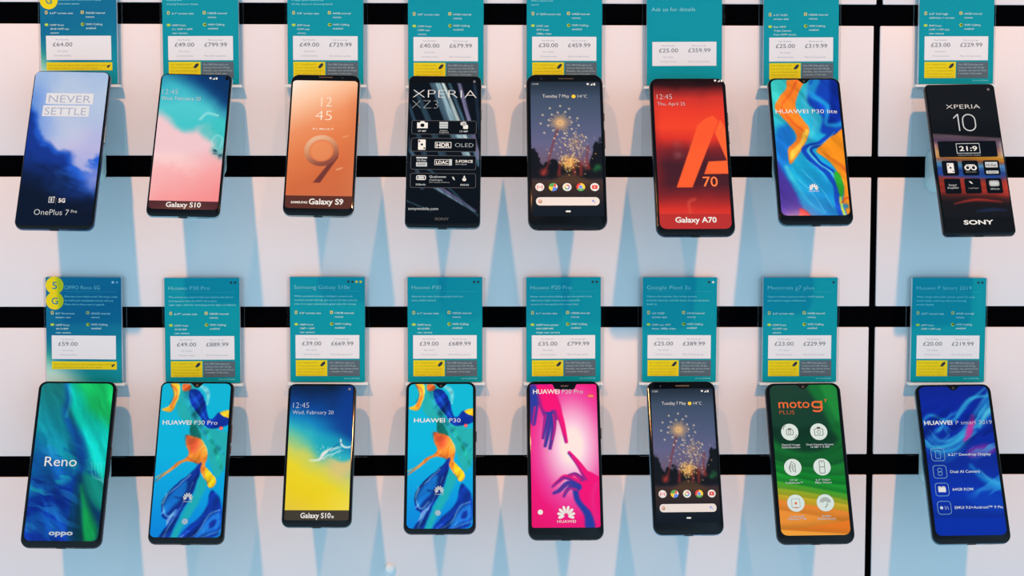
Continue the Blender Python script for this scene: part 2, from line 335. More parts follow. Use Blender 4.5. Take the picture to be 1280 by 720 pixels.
def art_swirl(A):
    A.warp(.05, 4); x, y = A.x, A.y; n = fbm(x*3, A.Y*3, 1)
    A.c[:] = A.ramp(np.clip(y+.2*(x-.5), 0, 1), [(0, (40, 178, 196)), (.3, (40, 172, 214)), (.6, (24, 160, 214)), (1, (14, 130, 214))])
    A.over((58, 196, 196), sm(.35, .1, x)*sm(.4, .15, y)); A.over((24, 112, 206), A.poly([(.03, .40), (.25, .34), (.33, .46), (.22, .56), (.18, .66), (.03, .75)], .06))
    A.over((72, 52, 160), A.poly([(0, .58), (.12, .66), (.22, .76), (.36, .95), (.30, 1), (0, 1)], .04)); A.over((208, 44, 72), A.poly([(.28, .90), (.37, .91), (.46, .97), (.30, .97)], .02))
    A.over((20, 70, 196), A.poly([(.62, .0), (1, 0), (1, .34), (.80, .40), (.66, .38), (.70, .27), (.52, .16)], .03)); A.over((10, 40, 150), A.poly([(.86, .02), (1, .0), (1, .26), (.78, .33), (.82, .18)], .05))
    A.over((30, 150, 224), A.stroke([(.66, .03), (.60, .12), (.80, .20), (.74, .32), (.90, .33), (1, .31)], [.05, .04, .03, .02, .03, .03], .03)*.9); A.over((72, 190, 226), A.stroke([(.55, .06), (.50, .18), (.60, .30), (.52, .42)], .03, .04)*.7)
    A.over((244, 126, 36), A.poly([(.27, .02), (.50, .02), (.42, .10), (.36, .20), (.44, .30), (.50, .37), (.47, .44), (.36, .52), (.22, .60), (.21, .50), (.34, .42), (.24, .33), (.08, .22), (.14, .14), (.24, .08)], .012))
    A.over((254, 196, 70), A.poly([(.44, .37), (.49, .38), (.46, .44), (.34, .52), (.23, .58), (.24, .52), (.38, .45)], .02)); A.over((220, 70, 34), A.stroke([(.40, .02), (.29, .12), (.17, .21), (.32, .33), (.45, .38)], [.02, .014, .012, .014, .006], .02)*.55)
    for dx, w, c in ((0, .035, (16, 70, 190)), (.06, .012, (90, 190, 230)), (.10, .018, (12, 56, 176))):
        A.over(c, A.stroke([(.84+dx*.3, .38), (.62+dx, .46), (.42+dx, .50), (.50+dx, .58), (.70+dx, .66), (.79+dx, .76), (.80+dx, .88), (.86+dx, .97)], w, .014))
    A.over((250, 146, 28), A.poly([(1.02, .39), (.84, .40), (.70, .45), (.58, .515), (.72, .57), (.84, .66), (.90, .74), (.88, .86), (.96, .98), (1.02, .96)], .012))
    A.over((226, 92, 34), A.stroke([(1., .66), (.86, .60), (.66, .52)], [.03, .016, .004], .02)*.7); A.over((40, 160, 50), A.poly([(.80, .655), (.88, .68), (.90, .76), (.85, .83), (.81, .76)], .015)); A.over((196, 210, 50), A.stroke([(.84, .83), (.86, .90), (.90, .97)], .016, .015))
    A.over((30, 130, 190), A.dot(.915, .885, .035, .03)); A.over((226, 80, 40), A.stroke([(.86, .86), (.92, .83), (1, .84)], .012, .015))
    for a, b_ in (((.36, .64), (.74, .90)), ((.30, .70), (.62, .93)), ((.44, .58), (.70, .72))): A.over((110, 205, 240), A.stroke([a, ((a[0]+b_[0])/2+.03, (a[1]+b_[1])/2-.01), b_], .004, .01)*.7)
    A.over((90, 205, 226), A.stroke([(.16, .62), (.24, .72), (.40, .84), (.60, .93)], [.03, .02, .01, .005], .03)*.5)
    A.grain(.9, 2, 10, .22)
def art_cinema(A):
    x, y = A.x, A.y; n = fbm(x*1.2, A.Y*14, 3); n2 = fbm(x*3, A.Y*30, 2)
    A.fill((21, 22, 27)); A.over((15, 16, 21), sm(.2, .34, y))
    yy = y-.035*(x-.5)
    b_ = A.ramp(np.clip(yy+.02*n, 0, 1), [(.345, (24, 22, 26)), (.36, (92, 74, 84)), (.40, (88, 66, 100)), (.44, (170, 100, 90)), (.475, (196, 140, 70)), (.505, (226, 150, 40)), (.52, (150, 90, 70)), (.55, (84, 150, 200)), (.585, (40, 70, 150)), (.62, (34, 80, 176)), (.645, (150, 54, 50)), (.69, (190, 56, 40)), (.735, (140, 44, 38)), (.77, (60, 30, 32)), (.80, (28, 22, 26)), (.9, (22, 24, 32))])
    A.over(b_, sm(.345, .36, yy)*(.85+.5*n2))
    A.over((210, 170, 170), sm(.12, .0, x)*sm(.38, .42, y)*sm(.52, .48, y)*.7); A.over((210, 190, 190), sm(.86, 1, x)*sm(.38, .42, y)*sm(.52, .48, y)*.7); A.over((190, 60, 50), sm(.8, 1, x)*sm(.60, .66, y)*sm(.8, .7, y)*.7); A.over((70, 120, 190), sm(.86, 1, x)*sm(.53, .56, y)*sm(.62, .58, y)*.8)
    A.over((190, 50, 44), A.stroke([(.20, .80), (.50, .775), (.85, .79)], [.004, .016, .004], .02)*.8); A.over((34, 60, 120), A.stroke([(.5, .85), (.7, .84), (.9, .845)], [.006, .02, .006], .03)*.6)
    A.over((16, 17, 22), sm(.87, .9, y)*.8)
def art_aurora(A):
    x, y = A.x, A.y; n = fbm(x*2, A.Y*2, 1); n2 = fbm(x*3+A.Y*1.2, A.Y*9-x*4, 2)
    A.c[:] = A.ramp(np.clip(y+.1*n, 0, 1), [(0, (26, 126, 130)), (.3, (14, 128, 150)), (.5, (10, 100, 156)), (.7, (10, 66, 170)), (1, (14, 48, 160))])
    A.over((16, 90, 176), sm(.02, .14, n2+.05)*sm(.28, .5, y)*sm(.75, .3, x)*.7); A.over((22, 168, 176), sm(.05, .16, -n2)*sm(.2, .5, y)*sm(.8, .6, y)*.6)
    A.over((6, 34, 140), A.poly([(.02, .72), (.35, .66), (.66, .57), (.74, .62), (.70, .78), (.40, .76), (.02, .82)], .05)*.7)
    A.over((10, 188, 170), A.poly([(.40, .0), (1, 0), (1, .58), (.86, .56), (.76, .46), (.66, .34), (.52, .24), (.42, .12)], .04)); A.over((24, 196, 96), A.poly([(.5, .0), (1, 0), (1, .26), (.86, .24), (.68, .18), (.6, .1)], .10)*.9); A.over((14, 200, 196), A.poly([(.60, .30), (.84, .30), (.98, .40), (.95, .55), (.80, .50), (.70, .42)], .08)*.8)
    A.over((14, 74, 168), A.stroke([(.36, .02), (.40, .12), (.38, .20), (.50, .30), (.60, .38), (.66, .50), (.66, .60)], [.02, .03, .025, .05, .06, .05, .03], .06)*.9); A.over((40, 160, 190), A.stroke([(.40, .04), (.43, .13), (.40, .22)], .012, .03)*.8)
    A.over((8, 60, 110), A.poly([(.60, .60), (.72, .58), (.92, .66), (1, .72), (1, 1), (.60, 1)], .04)); A.over((18, 140, 130), A.poly([(.70, .56), (.92, .60), (1, .66), (.97, .78), (.84, .74), (.74, .66)], .05)); A.over((20, 176, 84), A.poly([(.68, .64), (.74, .70), (.84, .80), (.94, .90), (.90, .97), (.74, .96), (.72, .84)], .06)*.9); A.over((8, 50, 70), A.poly([(.66, .68), (.72, .82), (.78, .97), (.66, .97)], .03)*.85)
    st_ = fbm(x*2.2+A.Y*.5, A.Y*11-x*5+3*n, 5); A.over((30, 120, 190), sm(.10, .22, st_)*sm(.80, .5, x)*sm(.30, .45, y)*.6); A.over((8, 28, 110), sm(.12, .24, -st_)*sm(.80, .5, x)*sm(.40, .55, y)*.6); A.over((20, 170, 180), sm(.2, .3, st_)*sm(.5, .2, x)*sm(.5, .6, y)*sm(.78, .68, y)*.6)
    for k in range(4): A.over((120, 226, 226), A.stroke([(.78+.04*k, .50), (.82+.035*k, .585), (.94+.01*k, .60+.012*k)], .006, .014)*.45); A.over((30, 60, 150), A.stroke([(.03, .60+.04*k), (.25, .58+.05*k), (.5, .60+.03*k)], .01, .04)*.35)
    A.grain(1.15, 1.6, 9, .30)
def art_ink(A):
    A.warp(.05, 5); x, y = A.x, A.y; n = fbm(x*4, A.Y*4, 1)
    A.c[:] = A.ramp(y, [(0, (16, 178, 214)), (.45, (10, 178, 226)), (.7, (10, 158, 228)), (1, (10, 126, 222))])
    A.over((36, 170, 178), A.poly([(.26, .02), (.46, .03), (.62, .20), (.80, .30), (.96, .33), (.97, .50), (.86, .60), (.74, .50), (.58, .38), (.42, .28), (.26, .20)], .012)); A.over((24, 118, 150), A.stroke([(.34, .05), (.50, .22), (.70, .36), (.92, .46)], [.02, .03, .02, .01], .04)*.8); A.over((20, 140, 110), A.stroke([(.66, .30), (.78, .42), (.93, .56)], [.012, .016, .008], .03)*.7)
    A.over((12, 44, 150), A.poly([(.40, .06), (.52, .06), (.64, .14), (.70, .24), (.84, .20), (.98, .22), (.98, .27), (.82, .29), (.66, .29), (.56, .22), (.44, .14)], .012)); A.over((24, 100, 200), A.stroke([(.42, .07), (.56, .16), (.66, .26)], .012, .03)*.7)
    A.over((250, 196, 40), A.poly([(.84, .205), (.98, .19), (.98, .235), (.92, .23)], .01))
    A.over((246, 180, 44), A.poly([(.14, .02), (.24, .02), (.27, .07), (.24, .14), (.18, .20), (.06, .185), (.15, .16), (.19, .10)], .010)); A.over((226, 84, 44), A.stroke([(.15, .03), (.23, .08), (.17, .17)], [.014, .018, .012], .02)*.8); A.over((40, 60, 60), A.stroke([(.13, .02), (.19, .09), (.15, .15)], .008, .012)*.7)
    A.over((210, 90, 40), A.poly([(.30, .02), (.40, .02), (.42, .05), (.32, .06)], .01)); A.over((180, 226, 240), A.stroke([(.52, .03), (.64, .07), (.66, .15)], [.02, .03, .008], .02)*.6)
    A.over((16, 120, 116), A.poly([(.44, .28), (.52, .28), (.60, .38), (.50, .40)], .015)); A.over((246, 140, 48), A.poly([(.42, .345), (.50, .352), (.60, .375), (.67, .42), (.70, .47), (.685, .53), (.78, .572), (.83, .60), (.835, .64), (.77, .665), (.69, .625), (.625, .565), (.60, .525), (.50, .508), (.40, .512), (.25, .555), (.12, .60), (.03, .625), (.15, .575), (.28, .52), (.40, .492), (.45, .46), (.42, .41)], .009))
    A.over((226, 76, 56), A.poly([(.41, .35), (.54, .365), (.60, .40), (.54, .45), (.46, .44)], .05)*.75); A.over((200, 90, 30), A.stroke([(.64, .42), (.60, .46), (.62, .53), (.72, .57)], .006, .02)*.7); A.over((252, 204, 30), A.poly([(.70, .545), (.78, .572), (.83, .605), (.82, .65), (.76, .66), (.70, .61)], .015)); A.over((196, 80, 50), A.stroke([(.44, .48), (.52, .50), (.62, .53)], .010, .02)*.6); A.over((230, 170, 60), A.stroke([(.04, .60), (.22, .55)], .006, .01)*.8)
    A.over((16, 50, 150), A.poly([(.61, .52), (.64, .53), (.58, .66), (.50, .74), (.38, .84), (.26, .98), (.12, .98), (.24, .88), (.16, .84), (.16, .74), (.28, .66), (.50, .58)], .012)); A.over((30, 170, 186), A.poly([(.62, .60), (.72, .66), (.60, .78), (.44, .90), (.36, .98), (.28, .98), (.44, .80), (.56, .70)], .03)); A.over((20, 112, 206), A.poly([(.30, .68), (.46, .63), (.44, .70), (.30, .78), (.20, .82), (.19, .75)], .025)); A.over((120, 200, 240), A.stroke([(.20, .70), (.17, .78), (.24, .84), (.34, .80)], .008, .02)*.8); A.over((120, 200, 240), A.stroke([(.54, .64), (.40, .78), (.26, .90), (.18, .98)], .006, .015)*.7)
    A.over((150, 214, 244), A.stroke([(.16, .76), (.22, .70), (.36, .65), (.50, .59)], .006, .014)*.7); A.over((14, 30, 120), A.stroke([(.60, .56), (.54, .66), (.42, .72), (.32, .72)], [.02, .018, .012, .006], .02)*.7); A.over((14, 36, 130), A.stroke([(.24, .88), (.34, .82), (.46, .74)], .014, .02)*.6)
    A.over((14, 52, 160), A.poly([(.80, .68), (.90, .72), (.96, .82), (.92, .94), (.70, .98), (.40, .98), (.50, .90), (.66, .84), (.76, .76)], .02)); A.over((30, 120, 216), A.poly([(.80, .84), (.92, .82), (.92, .90), (.80, .93), (.62, .96), (.70, .90)], .03)*.9); A.over((16, 44, 140), A.poly([(.80, .87), (.88, .855), (.86, .90), (.79, .91)], .02)); A.over((130, 205, 240), A.stroke([(.92, .80), (.78, .83), (.66, .92), (.52, .965)], .006, .016)*.7); A.over((90, 190, 226), A.stroke([(.95, .92), (.80, .945), (.62, .975)], .008, .02)*.6)
    base = A.c.copy(); flat = np.abs(base-np.array([13, 176, 224])/255.).sum(-1); cloth = sm(.25, .5, flat)
    t = A.grain(-.9, 3, 13, .55); A.c = base*(1-cloth[..., None])+A.c*cloth[..., None]
    A.over((170, 222, 246), sm(.20, .30, t)*cloth*sm(.60, .70, y)*.55); A.over((10, 24, 100), sm(.14, .26, -t)*cloth*sm(.58, .66, y)*.6)
def art_beach(A):
    x, y = A.x, A.y; n = fbm(x*3, A.Y*3, 1); n2 = fbm(x*9, A.Y*9, 2); t = y-.28*(x-.5)*sm(.0, .4, y)
    A.c[:] = A.ramp(np.clip(t+.10*n, 0, 1), [(0, (12, 30, 62)), (.08, (12, 44, 100)), (.2, (12, 66, 146)), (.33, (20, 128, 190)), (.42, (46, 172, 192)), (.5, (110, 190, 160)), (.58, (200, 204, 96)), (.68, (232, 208, 42)), (.8, (236, 204, 30)), (1, (230, 196, 60))])
    A.over((14, 56, 140), sm(.5, .95, x+.3*n)*sm(.52, .36, y+.06*n2)*.8); A.over((24, 160, 190), A.poly([(.40, .40), (.70, .36), (.96, .44), (.70, .50), (.50, .52)], .1)*.7)
    e = y-(.555-.10*(x-.4)+.035*np.sin(x*9))
    A.over((236, 190, 120), sm(-.01, .03, e)*sm(.20, .05, e)*sm(.45, .8, x)*.8); A.over((240, 222, 130), sm(.75, 1, y+.3*(x-.6)+.15*n)*.45)
    A.over((236, 240, 240), A.stroke([(.36, .545), (.50, .54), (.56, .50), (.64, .475), (.74, .46), (.80, .455)], [.006, .014, .022, .022, .016, .008], .02)*(.8+n2)); A.over((240, 244, 246), A.stroke([(.80, .40), (.82, .44), (.90, .455), (.99, .44)], [.010, .014, .012, .008], .014)*.9); A.over((240, 244, 246), A.stroke([(.56, .535), (.62, .51), (.70, .50), (.80, .475)], .008, .014)*.7)
    A.over((24, 52, 110), A.stroke([(.62, .49), (.74, .44), (.82, .42)], .006, .012)*.6)
    R = np.random.RandomState(5)
    for k in range(26): A.over((225, 240, 244), A.dot(R.normal(.66, .12), R.normal(.47, .03), .006, .006)*.7)
    A.over((66, 58, 50), (y > .887)*1.)
def art_hands(A):
    x, y = A.x, A.y
    d = np.hypot(x-.60, (A.Y-.42*A.a)*.62)
    A.c[:] = A.ramp(d, [(0, (250, 240, 248)), (.14, (246, 220, 238)), (.3, (236, 150, 200)), (.45, (230, 70, 160)), (.62, (232, 24, 124)), (.9, (226, 14, 104))])
    PK, BL, VI = (236, 18, 120), (40, 58, 160), (120, 40, 140)
    # upper hand: forearm from the top left corner, fingers hanging down
    A.over(VI, A.poly([(.05, .03), (.30, .03), (.44, .14), (.47, .22), (.38, .26), (.24, .24), (.16, .16), (.12, .28), (.06, .28), (.05, .2)], .012)); A.over(PK, A.poly([(.14, .03), (.34, .04), (.46, .16), (.44, .23), (.32, .22), (.22, .18), (.18, .10)], .03)); A.over(BL, A.poly([(.04, .05), (.13, .04), (.15, .15), (.11, .27), (.06, .275), (.05, .18)], .02))
    for P, R_, c, c2 in (([(.42, .19), (.48, .28), (.53, .395)], [.05, .036, .022], PK, VI), ([(.36, .21), (.36, .31), (.31, .435)], [.045, .034, .022], VI, BL), ([(.31, .22), (.29, .32), (.245, .42)], [.04, .030, .020], BL, VI), ([(.27, .22), (.245, .29), (.215, .37)], [.035, .028, .018], BL, PK), ([(.13, .17), (.105, .24), (.10, .28)], [.03, .026, .02], BL, PK)):
        A.over(c, A.stroke(P, R_, .010)); A.over(c2, A.stroke([(p[0]-.014, p[1]+.002) for p in P], [r*.45 for r in R_], .02)*.8)
    A.over(PK, A.stroke([(.40, .16), (.46, .25), (.50, .35)], [.03, .02, .012], .02)); A.over(PK, A.stroke([(.36, .22), (.375, .30), (.34, .38)], [.014, .012, .008], .015)*.7)
    # lower hand: forearm from the bottom right, index finger raised
    A.over(PK, A.poly([(1, .66), (.90, .60), (.78, .58), (.70, .63), (.62, .66), (.66, .74), (.78, .82), (.80, .93), (1, .93)], .012)); A.over(BL, A.poly([(.60, .66), (.66, .68), (.70, .76), (.84, .84), (.88, .93), (.76, .93), (.74, .85), (.62, .76)], .02))
    for P, R_, c, c2 in (([(.80, .62), (.68, .53), (.565, .462)], [.058, .036, .022], PK, BL), ([(.70, .66), (.52, .615), (.42, .64), (.34, .672)], [.045, .034, .028, .018], PK, BL), ([(.68, .68), (.54, .655), (.42, .70), (.35, .715)], [.04, .032, .026, .018], BL, VI), ([(.66, .69), (.58, .68), (.52, .70), (.48, .735)], [.034, .028, .024, .018], BL, PK), ([(.72, .63), (.64, .60), (.56, .605)], [.036, .028, .02], VI, PK)):
        A.over(c, A.stroke(P, R_, .010)); A.over(c2, A.stroke([(p[0]-.012, p[1]+.006) for p in P], [r*.42 for r in R_], .02)*.8)
    A.over(PK, A.stroke([(.82, .63), (.70, .55), (.60, .49)], [.03, .018, .010], .02)); A.over((222, 60, 150), A.stroke([(.92, .66), (.86, .74), (.90, .88)], .02, .05)*.5)
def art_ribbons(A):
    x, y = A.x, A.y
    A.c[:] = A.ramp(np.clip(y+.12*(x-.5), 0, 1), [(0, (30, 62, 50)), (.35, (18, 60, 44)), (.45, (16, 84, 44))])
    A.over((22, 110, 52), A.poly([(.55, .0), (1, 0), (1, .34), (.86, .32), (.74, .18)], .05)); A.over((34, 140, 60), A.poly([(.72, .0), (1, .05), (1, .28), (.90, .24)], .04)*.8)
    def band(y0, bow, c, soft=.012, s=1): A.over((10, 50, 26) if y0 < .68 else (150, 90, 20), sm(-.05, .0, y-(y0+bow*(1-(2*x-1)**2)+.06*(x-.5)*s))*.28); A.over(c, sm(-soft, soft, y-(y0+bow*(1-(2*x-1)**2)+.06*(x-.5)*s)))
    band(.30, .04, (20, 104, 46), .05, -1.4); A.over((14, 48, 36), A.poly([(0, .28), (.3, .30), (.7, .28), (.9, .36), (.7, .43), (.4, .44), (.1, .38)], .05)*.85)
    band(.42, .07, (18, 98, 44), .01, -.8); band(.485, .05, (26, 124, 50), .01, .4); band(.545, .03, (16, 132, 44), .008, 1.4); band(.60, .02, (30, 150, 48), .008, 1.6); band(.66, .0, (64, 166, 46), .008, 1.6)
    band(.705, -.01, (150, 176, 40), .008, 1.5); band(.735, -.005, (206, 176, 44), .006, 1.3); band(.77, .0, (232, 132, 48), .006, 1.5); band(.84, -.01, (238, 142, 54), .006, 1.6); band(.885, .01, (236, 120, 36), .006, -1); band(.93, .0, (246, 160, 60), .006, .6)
def art_deep(A):
    x, y = A.x, A.y; n = fbm(x*3, A.Y*3, 1)
    A.c[:] = A.ramp(y, [(0, (14, 34, 140)), (.2, (10, 40, 166)), (.5, (12, 42, 150)), (.7, (10, 50, 176)), (.84, (10, 44, 150)), (.845, (8, 48, 168)), (1, (6, 46, 170))])
    for k in range(9):
        r = .10+.055*k; A.over([(70, 190, 226), (20, 90, 200), (34, 150, 214)][k % 3], A.stroke([(.16-r*.3, .30+.012*k), (.26, .365+.016*k), (.48, .34+.012*k), (.70, .22+.012*k), (.98, .05+.022*k)], [.006, .014, .018, .020, .026], .03)*(.65-.05*k))
    for k, P in enumerate(([(.02, .26), (.16, .20), (.42, .24), (.66, .13), (.92, .03)], [(.02, .34), (.14, .40), (.36, .39), (.62, .30), (.90, .14)], [(.04, .30), (.10, .25), (.26, .25), (.40, .30)], [(.02, .38), (.20, .43), (.46, .41), (.72, .31)], [(.50, .20), (.70, .10), (.96, .08)])): A.over([(44, 160, 216), (60, 184, 226), (30, 130, 210)][k % 3], A.stroke(P, [.004]+[.018]*(len(P)-2)+[.008], .025)*.8)
    A.over((90, 206, 230), A.stroke([(.78, .28), (.88, .20), (.98, .16)], [.01, .03, .04], .03)*.8); A.over((40, 140, 214), A.stroke([(.20, .30), (.30, .28), (.36, .33), (.24, .37), (.16, .34)], .014, .03)*.7)
    A.over((206, 40, 150), A.poly([(.70, .20), (.73, .24), (.66, .33), (.55, .37), (.60, .30)], .025)*.9); A.over((150, 40, 160), A.poly([(.60, .42), (.80, .39), (.97, .40), (.92, .44), (.76, .46), (.60, .47)], .04)*.7)
    A.over((30, 150, 220), A.stroke([(.60, .52), (.74, .60), (.98, .66)], [.006, .03, .05], .05)*.8); A.over((90, 200, 240), A.stroke([(.70, .55), (.82, .61), (.98, .64)], [.004, .012, .02], .03)*.7); A.over((14, 70, 190), A.poly([(.5, .66), (.97, .72), (.97, .80), (.6, .78)], .06)*.6)
    n5 = fbm(x*2, A.Y*2, 6); u = x*.80-A.Y*.60; v = x*.60+A.Y*.80+.22*n5; t = fbm(u*1.6, v*9, 3)
    z = sm(.10, .24, y)*sm(.50, .34, y-.12*(x-.5)); A.over((52, 170, 224), sm(.06, .20, t)*z*.75); A.over((120, 224, 240), sm(.20, .30, t)*z*.7); A.over((6, 24, 110), sm(.06, .2, -t)*z*.6)
    z = sm(.50, .58, y)*sm(.76, .66, y)*sm(.45, .7, x); A.over((50, 160, 230), sm(.08, .22, t)*z*.6)
    A.over((8, 46, 168), (y > .845)*.8)

# ------------------------------------------------------------------ phones
TILT = math.radians(25)
NV = Vector((0, -math.cos(TILT), math.sin(TILT))); EV = Vector((0, math.sin(TILT), math.cos(TILT))); EX = Vector((1, 0, 0))
def pose(c, roll):
    a = math.radians(roll); X = EX*math.cos(a)+EV*math.sin(a); Y = EV*math.cos(a)-EX*math.sin(a)
    m = Matrix((X, Y, NV)).transposed().to_4x4(); m.translation = Vector(c); return m
TINTS = {'w': INKW, 'l': mat('slate_blue_print', (156, 164, 196), .4, spec=.1), 'g': mat('grey_print', (150, 154, 162), .4, spec=.2), 'b': mat('pale_blue_print', (196, 206, 232), .4, spec=.2), 'o': mat('orange_print', (226, 92, 44), .4, spec=.2), 'r': mat('orange_red_print', (250, 110, 60), .4, spec=.2), 'k': mat('dark_print', (40, 46, 58), .4, spec=.2),
         'd': mat('dim_print', (72, 78, 88), .4, spec=.2), 'y': mat('yellow_print', (250, 200, 60), .4, spec=.2), 'p': mat('peach_print', (252, 226, 210), .4, spec=.2), 's': mat('smoke_print', (190, 196, 206), .4, spec=.2), 'c': mat('cyan_grey_print', (120, 170, 205), .4, spec=.2), 'e': mat('red_print', (226, 60, 60), .4, spec=.2)}
TILE = mat('dark_tile', (9, 13, 22), .06, spec=.2)
class Face:
    """draws on a phone face in fractions of its width and height (y down)"""
    def __init__(s, W, H, root): s.W, s.H, s.root = W, H, root; s.par = None
    def X(s, x): return (x-.5)*s.W
    def Y(s, y): return (.5-y)*s.H
    def lettering(s, rows, name='lettering', z=.00035, parent=None):
        for (t, x0, x1, yb, cap, key, *o) in rows:
                mb = MB()
                al = o[1] if len(o) > 1 else ('fit' if x1 is not None else 'l')
                text(mb, t, s.X(x0), s.X(x1) if x1 is not None else None, s.Y(yb), cap*s.H, z, al, off=o[0] if o else 0., sp=o[2] if len(o) > 2 else 1.)
                if mb.v: mb.obj(name, TINTS[key], parent or s.par)
    def shape(s, name, outs, key, z=.0003, h=.00004, parent=None):
        mb = MB()
        for p in outs: mb.prism(p, z, z+h)
        return mb.obj(name, TINTS[key] if isinstance(key, str) else key, parent or s.par)
    def rr(s, x0, x1, y0, y1, r): return rr(s.X((x0+x1)/2), s.Y((y0+y1)/2), (x1-x0)*s.W, (y1-y0)*s.H, r*s.W)
    def ring(s, x0, x1, y0, y1, r, w):
        o = s.rr(x0, x1, y0, y1, r); cx, cy = s.X((x0+x1)/2), s.Y((y0+y1)/2); ww, hh = (x1-x0)*s.W, (y1-y0)*s.H; t = w*s.W
        i = rr(cx, cy, ww-2*t, hh-2*t, max(r*s.W-t, 1e-5)); return o, i
    def outline(s, name, rings, key, z=.0003, parent=None):
        mb = MB()
        for o, i in rings:
            n = len(o); mb.add([(*p, z) for p in o]+[(*p, z) for p in i], [(k, (k+1) % n, n+(k+1) % n, n+k) for k in range(n)])
        return mb.obj(name, TINTS[key], parent or s.par)
    def circ(s, x, y, r, n=28): return circ(s.X(x), s.Y(y), r*s.W, n)
    def ln(s, P, w): return thick([(s.X(x), s.Y(y)) for x, y in P], w*s.W)
    def pg(s, P): return [(s.X(x), s.Y(y)) for x, y in P]
    def at(s, cx, cy, r, P): return [(s.X(cx)+x*r*s.W, s.Y(cy)+y*r*s.W) for x, y in P]
    def flower(s, cx, cy, r, key='w'):
        """eight petals fanning out over a low centre"""
        mb = MB()
        for k in range(8):
            a = math.radians(-14+(180+28)*k/7); sc = 1-.20*(abs(k-3.5)/3.5)**2; L = r*s.W*sc; w = .125*r*s.W
            P = []
            for t in np.linspace(0, 2*PI, 15)[:-1]:
                q = .62*L+.40*L*math.cos(t); e = w*math.sin(t)*(1.1+.35*math.cos(t)); P.append((s.X(cx)+q*math.cos(a)-e*math.sin(a), s.Y(cy)+q*math.sin(a)+e*math.cos(a)))
            mb.prism(P, .0003, .00034)
        return mb.obj('flower_emblem', TINTS[key], s.par)

